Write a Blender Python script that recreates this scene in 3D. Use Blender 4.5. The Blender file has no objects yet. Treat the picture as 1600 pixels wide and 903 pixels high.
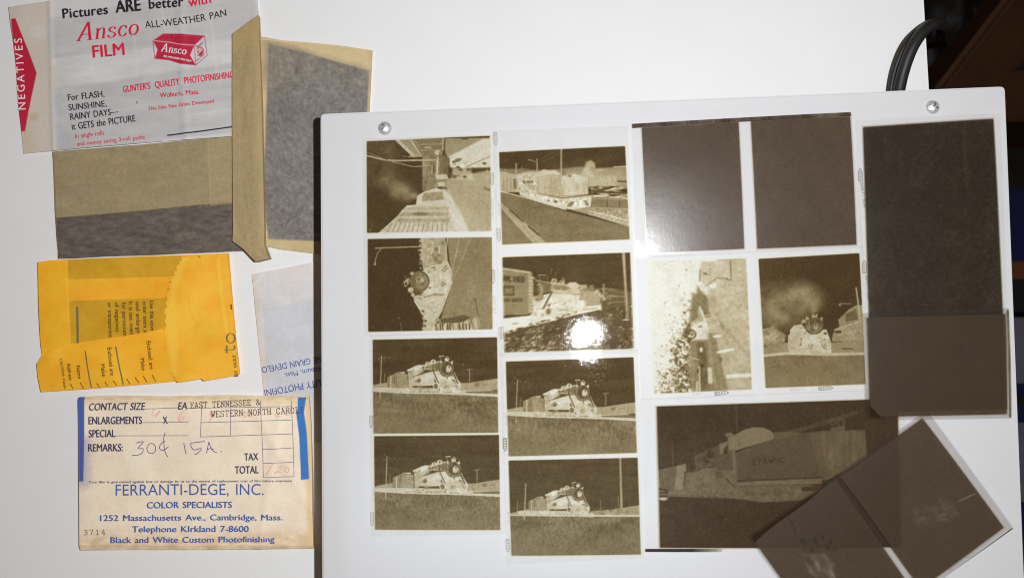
import bpy, bmesh, math, random
import numpy as np
from mathutils import Vector

random.seed(7)
rng = np.random.default_rng(11)
SC = bpy.context.scene
COL = SC.collection

# ------------------------------------------------------------------ camera, light, exposure
F_PX = 1500.0            # focal length in photograph pixels (photograph is 1600 wide)
CAM_H = 0.436            # lens height above the table
TILT = math.radians(2.2)
cam_d = bpy.data.cameras.new("camera")
cam = bpy.data.objects.new("camera", cam_d); COL.objects.link(cam)
cam.location = (0, 0, CAM_H); cam.rotation_euler = (TILT, 0, 0)
cam_d.sensor_width = 36; cam_d.lens = 36 * F_PX / 1600
cam_d.clip_start = 0.01; cam_d.clip_end = 50
cam_d.dof.use_dof = True; cam_d.dof.focus_distance = 0.415; cam_d.dof.aperture_fstop = 17
SC.camera = cam

W = bpy.data.worlds.new("World"); SC.world = W; W.use_nodes = True
W.node_tree.nodes["Background"].inputs[0].default_value = (1.0, 0.74, 0.52, 1)
W.node_tree.nodes["Background"].inputs[1].default_value = 0.09

fl = bpy.data.lights.new("flash", 'POINT'); fl.energy = 8.5; fl.shadow_soft_size = 0.004
fl.color = (0.955, 0.975, 1.0)
flo = bpy.data.objects.new("flash", fl); COL.objects.link(flo)
flo.location = (0.066, 0.030, 0.445)

tl = bpy.data.lights.new("box_tube", 'AREA'); tl.shape = 'RECTANGLE'; tl.size = 0.16; tl.size_y = 0.05
tl.energy = 0.016; tl.color = (0.80, 0.92, 1.0)
tlo = bpy.data.objects.new("box_tube", tl); COL.objects.link(tlo)
tlo.rotation_euler = (math.pi, 0, 0)

SC.view_settings.view_transform = 'Standard'; SC.view_settings.look = 'None'
SC.view_settings.exposure = 0; SC.view_settings.gamma = 1
SC.render.engine = 'CYCLES'
SC.cycles.transparent_max_bounces = 24
SC.cycles.max_bounces = 8
SC.cycles.filter_width = 1.1

# ------------------------------------------------------------------ projection of photograph measurements onto real planes
_c, _s = math.cos(TILT), math.sin(TILT)
def PXY(px, py, z):
    "point of the horizontal plane at height z that the lens sees at photograph pixel (px, py)"
    px = np.asarray(px, float); py = np.asarray(py, float)
    x = (px - 800) / F_PX; y = (451.5 - py) / F_PX
    Y = y * _c + _s; Z = y * _s - _c
    t = (z - CAM_H) / Z
    return x * t, Y * t
def P(px, py, z):
    a, b = PXY(px, py, z)
    return Vector((float(a), float(b), float(z)))

def lin(c):
    c = np.asarray(c, float) / 255.0
    return np.where(c <= 0.04045, c / 12.92, ((c + 0.055) / 1.055) ** 2.4)
def L4(c, k=1.0):
    v = np.clip(lin(c) * k, 0, 0.95)
    return (float(v[0]), float(v[1]), float(v[2]), 1.0)

# ------------------------------------------------------------------ objects
def tag(o, label, cat, group=None, kind=None):
    o["label"] = label; o["category"] = cat
    if group: o["group"] = group
    if kind: o["kind"] = kind
    return o
def empty(name, loc, label, cat, group=None):
    o = bpy.data.objects.new(name, None); COL.objects.link(o); o.location = loc
    o.empty_display_size = 0.01
    return tag(o, label, cat, group)
def link(name, me, mat=None, parent=None):
    o = bpy.data.objects.new(name, me); COL.objects.link(o)
    if mat: me.materials.append(mat)
    if parent is not None:
        o.parent = parent
        o.matrix_parent_inverse.identity()
        o.location = -Vector(parent.location) if parent.parent is None else Vector((0, 0, 0))
    return o

def mesh_from(name, V, F, smooth=True, attrs=None):
    V = np.asarray(V, np.float32)
    me = bpy.data.meshes.new(name)
    me.vertices.add(len(V)); me.vertices.foreach_set("co", V.ravel())
    lt = np.array([len(f) for f in F], np.int32) if not isinstance(F, np.ndarray) else np.full(len(F), F.shape[1], np.int32)
    li = np.concatenate([np.asarray(f, np.int32) for f in F]) if not isinstance(F, np.ndarray) else F.ravel().astype(np.int32)
    me.loops.add(len(li)); me.loops.foreach_set("vertex_index", li)
    me.polygons.add(len(lt))
    st = np.concatenate([[0], np.cumsum(lt)[:-1]]).astype(np.int32)
    me.polygons.foreach_set("loop_start", st)
    try: me.polygons.foreach_set("loop_total", lt)
    except Exception: pass
    me.update(calc_edges=True)
    me.polygons.foreach_set("use_smooth", np.full(len(lt), smooth))
    for k, a in (attrs or {}).items():
        a = np.asarray(a, np.float32)
        if a.ndim == 1:
            at = me.attributes.new(k, 'FLOAT', 'POINT'); at.data.foreach_set("value", a)
        else:
            at = me.attributes.new(k, 'FLOAT_COLOR', 'POINT')
            at.data.foreach_set("color", np.concatenate([a, np.ones((len(a), 1), np.float32)], 1).ravel())
    me.validate()
    return me

def grid_faces(h, w):
    i = np.arange(h * w).reshape(h, w)
    return np.stack([i[:-1, :-1], i[1:, :-1], i[1:, 1:], i[:-1, 1:]], -1).reshape(-1, 4)

def grid_mesh(name, X, Y, Z, attrs=None, skirt=None):
    "top sheet through X,Y,Z (2-D arrays); skirt = height the four edges drop to (thickness)"
    h, w = X.shape
    V = np.stack([X, Y, Z], -1).reshape(-1, 3)
    Fc = grid_faces(h, w)
    at = {k: (v.reshape(-1) if v.ndim == 2 else v.reshape(-1, 3)) for k, v in (attrs or {}).items()}
    if skirt is not None:
        i = np.arange(h * w).reshape(h, w)
        ring = np.concatenate([i[0, :-1], i[:-1, -1], i[-1, :0:-1], i[:0:-1, 0]])
        n = len(ring); a0 = len(V)
        T = V[ring]; B = T.copy(); B[:, 2] = skirt
        V = np.concatenate([V, T, B])
        k = np.arange(n); k2 = (k + 1) % n
        Fc = np.concatenate([Fc, np.stack([a0 + k, a0 + k2, a0 + n + k2, a0 + n + k], -1)])
        at = {q: np.concatenate([v, v[ring], v[ring]]) for q, v in at.items()}
    return mesh_from(name, V, Fc, True, at)

# ------------------------------------------------------------------ materials
def nt(name):
    m = bpy.data.materials.new(name); m.use_nodes = True
    t = m.node_tree; t.nodes.clear()
    out = t.nodes.new("ShaderNodeOutputMaterial")
    return m, t, out
def N(t, typ, **kw):
    n = t.nodes.new(typ)
    for k, v in kw.items(): setattr(n, k, v)
    return n
def noise(t, scale, detail=4, rough=0.6, coord=None, stretch=None):
    co = N(t, "ShaderNodeTexCoord")
    n = N(t, "ShaderNodeTexNoise"); n.inputs["Scale"].default_value = scale
    n.inputs["Detail"].default_value = detail; n.inputs["Roughness"].default_value = rough
    if stretch:
        mp = N(t, "ShaderNodeMapping"); mp.inputs["Scale"].default_value = stretch[:3]
        mp.inputs["Rotation"].default_value = (0, 0, stretch[3] if len(stretch) > 3 else 0)
        t.links.new(co.outputs["Object"], mp.inputs[0]); t.links.new(mp.outputs[0], n.inputs["Vector"])
    else:
        t.links.new(co.outputs["Object"], n.inputs["Vector"])
    return n
def ramp(t, src, stops):
    r = N(t, "ShaderNodeValToRGB")
    e = r.color_ramp.elements
    while len(e) > 2: e.remove(e[-1])
    for i, (p, c) in enumerate(stops):
        x = e[i] if i < 2 else e.new(p)
        x.position = p; x.color = (c[0], c[1], c[2], 1)
    t.links.new(src, r.inputs[0])
    return r
def mul(t, a, b, fac=1.0):
    m = N(t, "ShaderNodeMix", data_type='RGBA', blend_type='MULTIPLY'); m.inputs[0].default_value = fac
    t.links.new(a, m.inputs[6]); t.links.new(b, m.inputs[7])
    return m.outputs[2]

def plain(name, col, rough=0.5, spec=0.5, metal=0.0, vary=0.08, scale=300, bump=0.0, bscale=800, coat=0.0):
    m, t, out = nt(name)
    b = N(t, "ShaderNodeBsdfPrincipled")
    b.inputs["Roughness"].default_value = rough; b.inputs["Metallic"].default_value = metal
    b.inputs["Specular IOR Level"].default_value = spec; b.inputs["Coat Weight"].default_value = coat
    n = noise(t, scale)
    r = ramp(t, n.outputs[0], [(0.25, [max(0, v * (1 - vary)) for v in col[:3]]), (0.75, [min(1, v * (1 + vary)) for v in col[:3]])])
    t.links.new(r.outputs[0], b.inputs["Base Color"])
    if bump:
        bn = noise(t, bscale); bp = N(t, "ShaderNodeBump"); bp.inputs["Strength"].default_value = bump
        bp.inputs["Distance"].default_value = 0.0005
        t.links.new(bn.outputs[0], bp.inputs["Height"]); t.links.new(bp.outputs[0], b.inputs["Normal"])
    t.links.new(b.outputs[0], out.inputs[0])
    return m

def paper(name, rough=0.65, fibre=0.10, fscale=900, spec=0.25, bump=0.25, mott=0.06, stretch=(1, 1, 1, 0), mscale=60):
    "paper: printed colour in the attribute 'ink', fibres and mottling from noise"
    m, t, out = nt(name)
    b = N(t, "ShaderNodeBsdfPrincipled"); b.inputs["Roughness"].default_value = rough
    b.inputs["Specular IOR Level"].default_value = spec
    a = N(t, "ShaderNodeAttribute", attribute_name="ink")
    n = noise(t, fscale, 5, 0.7, stretch=stretch)
    r = ramp(t, n.outputs[0], [(0.3, [1 - fibre] * 3), (0.7, [1 + fibre * 0.6] * 3)])
    n2 = noise(t, mscale, 4, 0.6)
    r2 = ramp(t, n2.outputs[0], [(0.3, [1 - mott] * 3), (0.7, [1 + mott * 0.5] * 3)])
    c = mul(t, mul(t, a.outputs[0], r.outputs[0]), r2.outputs[0])
    t.links.new(c, b.inputs["Base Color"])
    bn = noise(t, fscale * 0.6, 5, 0.65); bp = N(t, "ShaderNodeBump"); bp.inputs["Strength"].default_value = bump
    bp.inputs["Distance"].default_value = 0.0002
    t.links.new(bn.outputs[0], bp.inputs["Height"]); t.links.new(bp.outputs[0], b.inputs["Normal"])
    t.links.new(b.outputs[0], out.inputs[0])
    return m

def film(name, stops, refl, rough=0.05, bump=0.06, bscale=260, gloss=1.45, attr=True, dip=1.0):
    "processed film: silver image lets light through by density and scatters a little itself, glossy on top"
    m, t, out = nt(name)
    tr = N(t, "ShaderNodeBsdfTransparent"); df = N(t, "ShaderNodeBsdfDiffuse")
    add = N(t, "ShaderNodeAddShader"); gl = N(t, "ShaderNodeBsdfGlossy"); mx = N(t, "ShaderNodeMixShader")
    fr = N(t, "ShaderNodeFresnel"); fr.inputs[0].default_value = gloss
    gl.inputs["Roughness"].default_value = rough
    if attr:
        a = N(t, "ShaderNodeAttribute", attribute_name="silver")
        r = ramp(t, a.outputs["Fac"], stops); t.links.new(r.outputs[0], tr.inputs[0])
        r2 = ramp(t, a.outputs["Fac"], [(0.0, (0, 0, 0)), (0.94, refl), (1.0, tuple(v * dip for v in refl))]); t.links.new(r2.outputs[0], df.inputs[0])
    else:
        n = noise(t, 120, 3); r = ramp(t, n.outputs[0], stops); t.links.new(r.outputs[0], tr.inputs[0])
        df.inputs[0].default_value = (*refl, 1)
    bn = noise(t, bscale, 4); bp = N(t, "ShaderNodeBump"); bp.inputs["Strength"].default_value = bump
    bp.inputs["Distance"].default_value = 0.0006
    gl.distribution = 'GGX'
    t.links.new(bn.outputs[0], bp.inputs["Height"]); t.links.new(bp.outputs[0], gl.inputs["Normal"])
    bn2 = noise(t, 1500, 3); bp2 = N(t, "ShaderNodeBump"); bp2.inputs["Strength"].default_value = 0.05; bp2.inputs["Distance"].default_value = 0.0003
    t.links.new(bn2.outputs[0], bp2.inputs["Height"]); t.links.new(bp.outputs[0], bp2.inputs["Normal"]); t.links.new(bp2.outputs[0], gl.inputs["Normal"])
    t.links.new(tr.outputs[0], add.inputs[0]); t.links.new(df.outputs[0], add.inputs[1])
    t.links.new(fr.outputs[0], mx.inputs[0]); t.links.new(add.outputs[0], mx.inputs[1]); t.links.new(gl.outputs[0], mx.inputs[2])
    t.links.new(mx.outputs[0], out.inputs[0])
    return m

def T2(c, board=0.72):
    "transmission per pass that shows colour c over the lit panel"
    return tuple(float(v) for v in np.sqrt(np.clip(lin(c) / board, 0, 1)))

M_film = film("clear_film", [(0.3, (0.945, 0.945, 0.94)), (0.7, (0.965, 0.963, 0.956))], (0.008, 0.008, 0.008), attr=False, bump=0.05, gloss=1.12, rough=0.04)
M_fog = film("fogged_film", [(0.3, (0.80, 0.785, 0.77)), (0.7, (0.82, 0.805, 0.79))], (0.012, 0.011, 0.010), attr=False, bump=0.05, gloss=1.24, rough=0.1)
M_neg = film("silver_negative", [(0.0, T2((228, 223, 209))), (0.25, T2((184, 172, 140))), (0.5, T2((136, 122, 87))), (0.75, T2((91, 77, 49))), (1.0, T2((58, 43, 22)))], (0.016, 0.011, 0.007), bump=0.05, gloss=1.2)
M_thick = film("dense_negative", [(0.0, T2((200, 192, 172))), (0.3, T2((140, 126, 98))), (0.6, T2((92, 79, 58))), (1.0, T2((42, 30, 20)))], (0.020, 0.013, 0.007), bump=0.05)
M_brown = film("emulsion_side_negative", [(0.0, T2((205, 200, 190))), (0.5, T2((120, 108, 98))), (0.8, T2((56, 46, 37))), (1.0, T2((20, 14, 9)))], (0.053, 0.038, 0.024), dip=0.62, rough=0.27, bump=0.06)
M_black = film("overexposed_negative", [(0.0, T2((205, 200, 185))), (0.5, T2((110, 100, 84))), (1.0, T2((30, 24, 18)))], (0.014, 0.010, 0.006), rough=0.3, bump=0.05)

M_table = plain("white_laminate", (0.80, 0.80, 0.795), 0.5, 0.3, vary=0.015, scale=40, bump=0.05, bscale=1500)
M_wood = plain("stained_wood", (0.16, 0.085, 0.045), 0.55, 0.3, vary=0.35, scale=60)
M_cord = plain("black_rubber", (0.016, 0.015, 0.014), 0.5, 0.35, vary=0.2)
M_zinc = plain("zinc_plate", (0.66, 0.68, 0.69), 0.38, 0.6, 0.55, vary=0.25, scale=1500, bump=0.5, bscale=1400)
M_slot = plain("screw_recess", (0.42, 0.43, 0.44), 0.22, 0.5, 0.8, vary=0.4, scale=1500, bump=0.5, bscale=2000)
def acrylic():
    m, t, out = nt("opal_acrylic")
    b = N(t, "ShaderNodeBsdfPrincipled"); b.inputs["Roughness"].default_value = 0.42
    b.inputs["Specular IOR Level"].default_value = 0.35
    n = noise(t, 35, 3)
    r = ramp(t, n.outputs[0], [(0.3, (0.735, 0.735, 0.745)), (0.7, (0.755, 0.755, 0.765))])
    t.links.new(r.outputs[0], b.inputs["Base Color"])
    tr = N(t, "ShaderNodeBsdfTranslucent"); tr.inputs[0].default_value = (0.85, 0.87, 0.9, 1)
    mx = N(t, "ShaderNodeMixShader"); mx.inputs[0].default_value = 0.2
    t.links.new(b.outputs[0], mx.inputs[1]); t.links.new(tr.outputs[0], mx.inputs[2])
    t.links.new(mx.outputs[0], out.inputs[0])
    return m
M_acrylic = acrylic()
def ink(name, c, k=1.25): return plain(name, L4(c, k), 0.6, 0.2, vary=0.18, scale=2500)

# ------------------------------------------------------------------ painting on sheets: masks measured at every vertex
class Paint:
    def __init__(s, PX, PY, base, crop=(0, 0, 1.0)):
        s.PX, s.PY = PX, PY
        base = np.asarray(base, float)
        s.a = np.broadcast_to(base, PX.shape + base.shape).copy()
        s.cx, s.cy, s.k = crop
    def crop(s, x, y, k): s.cx, s.cy, s.k = x, y, k; return s
    def pt(s, pts):
        p = np.asarray(pts, float)
        return np.stack([s.cx + p[..., 0] / s.k, s.cy + p[..., 1] / s.k], -1)
    def put(s, m, val, alpha=1.0):
        m = np.clip(m, 0, 1) * alpha
        if s.a.ndim == 3: m = m[..., None]
        s.a = s.a * (1 - m) + np.asarray(val, float) * m
    def segd(s, a, b):
        ax, ay = a; bx, by = b
        dx, dy = bx - ax, by - ay
        L = dx * dx + dy * dy + 1e-9
        t = np.clip(((s.PX - ax) * dx + (s.PY - ay) * dy) / L, 0, 1)
        return np.hypot(s.PX - ax - t * dx, s.PY - ay - t * dy)
    def mpoly(s, pts, soft=None):
        p = s.pt(pts); q = np.roll(p, -1, 0)
        ins = np.zeros(s.PX.shape, bool); d = np.full(s.PX.shape, 1e9)
        for a, b in zip(p, q):
            d = np.minimum(d, s.segd(a, b))
            if abs(a[1] - b[1]) > 1e-9:
                c = ((a[1] > s.PY) != (b[1] > s.PY))
                ins ^= c & (s.PX < (b[0] - a[0]) * (s.PY - a[1]) / (b[1] - a[1]) + a[0])
        sd = np.where(ins, d, -d)
        w = 1.0 if soft is None else max(1.0, soft / s.k)
        return np.clip(sd / w + 0.5, 0, 1)
    def mline(s, pts, w, soft=None):
        p = s.pt(pts); d = np.full(s.PX.shape, 1e9)
        for a, b in zip(p[:-1], p[1:]): d = np.minimum(d, s.segd(a, b))
        hw = w / s.k / 2; sf = 0.9 if soft is None else max(0.9, soft / s.k)
        m = np.clip((hw - d) / sf + 0.5, 0, 1)
        return m * min(1.0, max(0.45, hw * 2 / 0.9))
    def mell(s, cx, cy, rx, ry, soft=None):
        (x, y), = s.pt([(cx, cy)]); rx /= s.k; ry /= s.k
        e = np.hypot((s.PX - x) / rx, (s.PY - y) / ry)
        sf = 1.0 if soft is None else max(1.0, soft / s.k)
        return np.clip((1 - e) * min(rx, ry) / sf + 0.5, 0, 1)
    def poly(s, pts, v, alpha=1, soft=None): s.put(s.mpoly(pts, soft), v, alpha)
    def line(s, pts, w, v, alpha=1, soft=None): s.put(s.mline(pts, w, soft), v, alpha)
    def ell(s, cx, cy, rx, ry, v, alpha=1, soft=None): s.put(s.mell(cx, cy, rx, ry, soft), v, alpha)
    def ring(s, cx, cy, rx, ry, w, v, alpha=1):
        s.put(np.clip(s.mell(cx, cy, rx + w / 2, ry + w / 2) - s.mell(cx, cy, rx - w / 2, ry - w / 2), 0, 1), v, alpha)
    def nz(s, sx, sy, oct=1):
        "unit-variance noise smoothed over sx, sy vertices"
        out = 0
        for o in range(oct):
            a = rng.standard_normal(s.PX.shape)
            h, w = a.shape
            fy = np.fft.fftfreq(h)[:, None]; fx = np.fft.rfftfreq(w)[None, :]
            k = 2 ** o
            g = np.exp(-2 * np.pi ** 2 * ((fx * sx / k) ** 2 + (fy * sy / k) ** 2))
            b = np.fft.irfft2(np.fft.rfft2(a) * g, s=a.shape); b /= b.std() + 1e-9
            out = out + b * 0.6 ** o
        return out / np.std(out)
    def addn(s, m, amp, sx, sy, oct=1):
        n = s.nz(sx, sy, oct) * amp * (0.62 if s.a.ndim == 2 and max(sx, sy) < 4 else 1)
        s.a = s.a + (m * n if s.a.ndim == 2 else (m * n)[..., None])
    def flecks(s, m, thr, sx, v, alpha=1):
        s.put((s.nz(sx, sx, 2) > thr) * m, v, alpha)
    def specks(s, m, n, v, r=0.8):
        h, w = s.PX.shape
        for _ in range(n):
            i, j = rng.integers(0, h), rng.integers(0, w)
            if m[i, j] > 0.5:
                d = np.hypot(s.PX - s.PX[i, j], s.PY - s.PY[i, j])
                s.put(np.clip(r * rng.uniform(0.6, 1.5) - d + 0.5, 0, 1), v, rng.uniform(0.3, 0.9))

# ------------------------------------------------------------------ lettering
def font_mesh(s, sp=1.0):
    cu = bpy.data.curves.new("glyphs", 'FONT'); cu.body = s; cu.size = 1.0
    cu.space_character = sp; cu.space_word = 1.35; cu.fill_mode = 'BOTH'; cu.resolution_u = 4
    ob = bpy.data.objects.new("glyphs", cu); COL.objects.link(ob)
    dg = bpy.context.evaluated_depsgraph_get(); dg.update()
    me = bpy.data.meshes.new_from_object(ob.evaluated_get(dg))
    v = np.array([x.co[:2] for x in me.vertices]).reshape(-1, 2)
    f = [list(p.vertices) for p in me.polygons]
    bpy.data.objects.remove(ob); bpy.data.curves.remove(cu); bpy.data.meshes.remove(me)
    return v, f
_cap = None
class Ink:
    "collects flat printed shapes in photograph pixels, then lays them on a sheet"
    def __init__(s, crop=(0, 0, 1.0)): s.V = []; s.F = []; s.n = 0; s.lift = {}; s.cx, s.cy, s.k = crop
    def crop(s, x, y, k): s.cx, s.cy, s.k = x, y, k; return s
    def addv(s, v, f):
        s.V.append(np.asarray(v, float)); s.F += [[i + s.n for i in q] for q in f]; s.n += len(v)
    def frame(s, a, b):
        a = np.array([s.cx + a[0] / s.k, s.cy + a[1] / s.k]); b = np.array([s.cx + b[0] / s.k, s.cy + b[1] / s.k])
        d = b - a; L = np.hypot(*d); d /= L
        return a, d, np.array([d[1], -d[0]]), L
    def text(s, st, a, b, h, bold=0.0, shear=0.0, arc=0.0, sp=1.0):
        global _cap
        if _cap is None:
            v, f = font_mesh("H"); _cap = v[:, 1].max()
        v, f = font_mesh(st, sp)
        o, d, u, L = s.frame(a, b)
        x = v[:, 0]; x0, x1 = x.min(), x.max()
        t = (x - x0) / (x1 - x0)
        y = v[:, 1] / _cap * (h / s.k)
        X = t * L + y * shear
        yy = y + arc / s.k * 4 * t * (1 - t)
        base = o + X[:, None] * d + yy[:, None] * u
        s.addv(base, f)
        if bold > 0.003:      # heavier faces: the same letters struck again a hair to each side
            e = bold * 2.7 * (h / s.k)
            for q, lv in ((1, 1), (-1, 2)):
                s.lift[s.n] = lv
                s.addv(base + d * e * q + u * e * q * .5, f)
    def stroke(s, pts, w, contrast=None, smooth=False):
        p = np.array([[s.cx + q[0] / s.k, s.cy + q[1] / s.k] for q in pts], float)
        s._stroke(p, w / s.k, contrast, smooth)
    def _stroke(s, p, w, contrast=None, smooth=False):
        if smooth and len(p) > 2:
            q = [p[0]]
            for i in range(len(p) - 1):
                p0 = p[max(i - 1, 0)]; p1 = p[i]; p2 = p[i + 1]; p3 = p[min(i + 2, len(p) - 1)]
                for t in (0.2, 0.4, 0.6, 0.8, 1.0):
                    q.append(0.5 * (2 * p1 + (p2 - p0) * t + (2 * p0 - 5 * p1 + 4 * p2 - p3) * t * t + (3 * p1 - p0 - 3 * p2 + p3) * t ** 3))
            p = np.array(q)
        q = [p[0]]
        for a_, b_ in zip(p[:-1], p[1:]):
            nn = max(1, int(np.hypot(*(b_ - a_)) / 5))
            q += [a_ + (b_ - a_) * i / nn for i in range(1, nn + 1)]
        p = np.array(q)
        d = np.gradient(p, axis=0); l = np.hypot(d[:, 0], d[:, 1]) + 1e-9; d /= l[:, None]
        n = np.stack([-d[:, 1], d[:, 0]], -1)
        hw = np.full(len(p), w / 2)
        if contrast:
            hw = w / 2 * (contrast + (1 - contrast) * np.abs(d[:, 1]) ** 1.5)
        A = p + n * hw[:, None]; B = p - n * hw[:, None]
        m = len(p)
        s.addv(np.concatenate([A, B]), [[i, i + 1, m + i + 1, m + i] for i in range(m - 1)])
    def glyphs(s, st, a, b, h, font, w, shear=0.0, contrast=None, mono=None):
        o, d, u, L = s.frame(a, b)
        adv = [mono if mono else font[c][0] for c in st]
        tot = sum(adv) - 0.12; h = h / s.k; w = w / s.k; x = 0
        sx = L / tot
        for c, ad in zip(st, adv):
            off = (ad - font[c][0]) / 2 if mono else 0
            for pl in font[c][1:]:
                q = np.array(pl, float)
                X = (x + off + q[:, 0]) * sx + q[:, 1] * h * shear
                pp = o + X[:, None] * d + (q[:, 1] * h)[:, None] * u
                s._stroke(pp, w, contrast, smooth=len(pl) > 3)
            x += ad
    def poly(s, pts):
        s.addv([[s.cx + q[0] / s.k, s.cy + q[1] / s.k] for q in pts], [list(range(len(pts)))])
    def dot(s, x, y, r):
        s.poly([(x + r * math.cos(i * math.pi / 5), y + r * math.sin(i * math.pi / 5)) for i in range(10)])
    def build(s, name, mat, sheet, parent, eps=0.00009, label=None):
        # shapes printed far apart on the sheet are separate parts
        st = np.cumsum([0] + [len(v) for v in s.V]); m = len(s.V)
        lo = np.array([v.min(0) for v in s.V]); hi = np.array([v.max(0) for v in s.V]); grp = list(range(m))
        for i in range(m):
            for j in range(i):
                g = np.maximum(0, np.maximum(lo[i] - hi[j], lo[j] - hi[i]))
                if np.hypot(*g) < 45 and grp[i] != grp[j]:
                    o_, n_ = grp[i], grp[j]; grp = [n_ if q == o_ else q for q in grp]
        own = np.searchsorted(st, [f[0] for f in s.F], side='right') - 1
        objs = []
        for gid in sorted(set(grp)):
            ids = [i for i in range(m) if grp[i] == gid]
            off = {}; n0 = 0; VV = []; ZZ = []
            for i in ids:
                off[i] = n0 - st[i]; n0 += len(s.V[i]); VV.append(s.V[i]); ZZ.append(np.full(len(s.V[i]), s.lift.get(int(st[i]), 0) * 8e-6))
            V = np.concatenate(VV); X, Y, Z = sheet.pos(V[:, 0], V[:, 1])
            F = [[int(q + off[o_]) for q in f] for f, o_ in zip(s.F, own) if o_ in off]
            me = mesh_from(name, np.stack([X, Y, Z + eps + np.concatenate(ZZ)], -1), F, False)
            bm = bmesh.new(); bm.from_mesh(me)
            for f in bm.faces:
                if f.normal.z < 0: f.normal_flip()
            bm.to_mesh(me); bm.free()
            o = link(name, me, mat, parent)
            if label: o["label"] = label
            objs.append(o)
        return objs

# typewriter capitals: (advance, strokes...) on a unit box, slab serifs
def _tw():
    s = lambda x, y, r=0.14: [(x - r, y), (x + r, y)]
    G = {}
    G['E'] = (.8, [(.18, 0), (.18, 1)], [(.05, 1), (.65, 1)], [(.65, 1), (.65, .8)], [(.05, 0), (.68, 0)], [(.68, 0), (.68, .22)], [(.18, .52), (.45, .52)], [(.45, .62), (.45, .42)])
    G['A'] = (.8, [(.12, 0), (.36, 1)], [(.36, 1), (.62, 0)], [(.2, .34), (.54, .34)], s(.12, 0), s(.62, 0), [(.22, 1), (.4, 1)])
    G['S'] = (.8, [(.6, .8), (.5, .97), (.3, 1), (.12, .85), (.16, .62), (.4, .5), (.6, .36), (.6, .12), (.4, 0), (.2, .03), (.1, .22)], [(.62, 1), (.62, .76)], [(.09, 0), (.09, .25)])
    G['T'] = (.8, [(.37, 0), (.37, 1)], [(.06, 1), (.68, 1)], [(.06, 1), (.06, .76)], [(.68, 1), (.68, .76)], s(.37, 0, .16))
    G['N'] = (.8, [(.14, 0), (.14, 1)], [(.14, 1), (.58, 0)], [(.58, 0), (.58, 1)], s(.14, 0), s(.58, 1), [(.02, 1), (.16, 1)])
    G['W'] = (.8, [(.08, 1), (.22, 0)], [(.22, 0), (.37, .65)], [(.37, .65), (.52, 0)], [(.52, 0), (.66, 1)], s(.1, 1, .12), s(.64, 1, .12))
    G['R'] = (.8, [(.16, 0), (.16, 1)], [(.04, 1), (.4, 1), (.58, .88), (.58, .65), (.4, .52), (.16, .52)], [(.36, .5), (.62, 0)], s(.16, 0), [(.56, 0), (.72, 0)])
    G['H'] = (.8, [(.14, 0), (.14, 1)], [(.6, 0), (.6, 1)], [(.14, .5), (.6, .5)], s(.14, 0), s(.14, 1), s(.6, 0), s(.6, 1))
    G['C'] = (.8, [(.62, .72), (.5, .97), (.32, 1), (.14, .85), (.1, .5), (.14, .15), (.34, 0), (.52, .03), (.64, .22)], [(.63, 1), (.63, .7)])
    G['O'] = (.8, [(.37, 1), (.17, .88), (.09, .5), (.17, .12), (.37, 0), (.57, .12), (.65, .5), (.57, .88), (.37, 1)])
    G['L'] = (.8, [(.22, 0), (.22, 1)], s(.22, 1, .16), [(.06, 0), (.66, 0)], [(.66, 0), (.66, .28)])
    G['I'] = (.8, [(.37, 0), (.37, 1)], s(.37, 0, .2), s(.37, 1, .2))
    G['&'] = (.8, [(.68, .4), (.5, .08), (.3, 0), (.12, .1), (.14, .32), (.42, .64), (.44, .86), (.32, 1), (.2, .9), (.22, .72), (.66, 0)])
    G[' '] = (.8,)
    G['3'] = (.8, [(.12, .82), (.3, 1), (.52, .95), (.58, .75), (.46, .58), (.3, .54), (.5, .48), (.62, .28), (.52, .05), (.3, 0), (.1, .16)])
    G['7'] = (.8, [(.1, .8), (.1, 1)], [(.1, 1), (.62, 1)], [(.62, 1), (.45, .6), (.36, .3), (.34, 0)])
    G['1'] = (.8, [(.36, 0), (.36, 1)], [(.2, .84), (.36, 1)], s(.36, 0, .2))
    G['4'] = (.8, [(.48, 0), (.48, 1)], [(.48, 1), (.08, .32)], [(.08, .32), (.66, .32)], s(.48, 0, .14))
    return G
TW = _tw()
SERIF = {
    'A': (1.02, [(.10, 0), (.56, 1)], [(.56, 1.02), (.76, 0)], [(.57, 1.0), (.79, 0)], [(.25, .33), (.68, .33)], [(-.02, 0), (.24, 0)], [(.60, 0), (.94, 0)]),
    'n': (.72, [(.14, 0), (.14, .56)], [(.02, .54), (.14, .57)], [(.14, .44), (.28, .56), (.44, .57), (.5, .42), (.5, .2), (.5, 0)], [(.04, 0), (.26, 0)], [(.4, 0), (.62, 0)]),
    's': (.58, [(.42, .44), (.34, .55), (.2, .56), (.09, .46), (.14, .34), (.32, .26), (.44, .16), (.38, .04), (.24, -.01), (.1, .02), (.05, .14)]),
    'c': (.60, [(.46, .42), (.4, .55), (.26, .57), (.12, .46), (.07, .26), (.14, .07), (.28, -.01), (.42, .04), (.5, .14)], [(.42, .46), (.46, .42)]),
    'o': (.66, [(.3, .57), (.14, .48), (.07, .27), (.14, .07), (.3, -.01), (.46, .08), (.53, .29), (.46, .49), (.3, .57)]),
    't': (.45, [(.2, .75), (.2, .4), (.2, .12), (.3, 0), (.4, .06)], [(.04, .57), (.4, .57)]),
}

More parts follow.
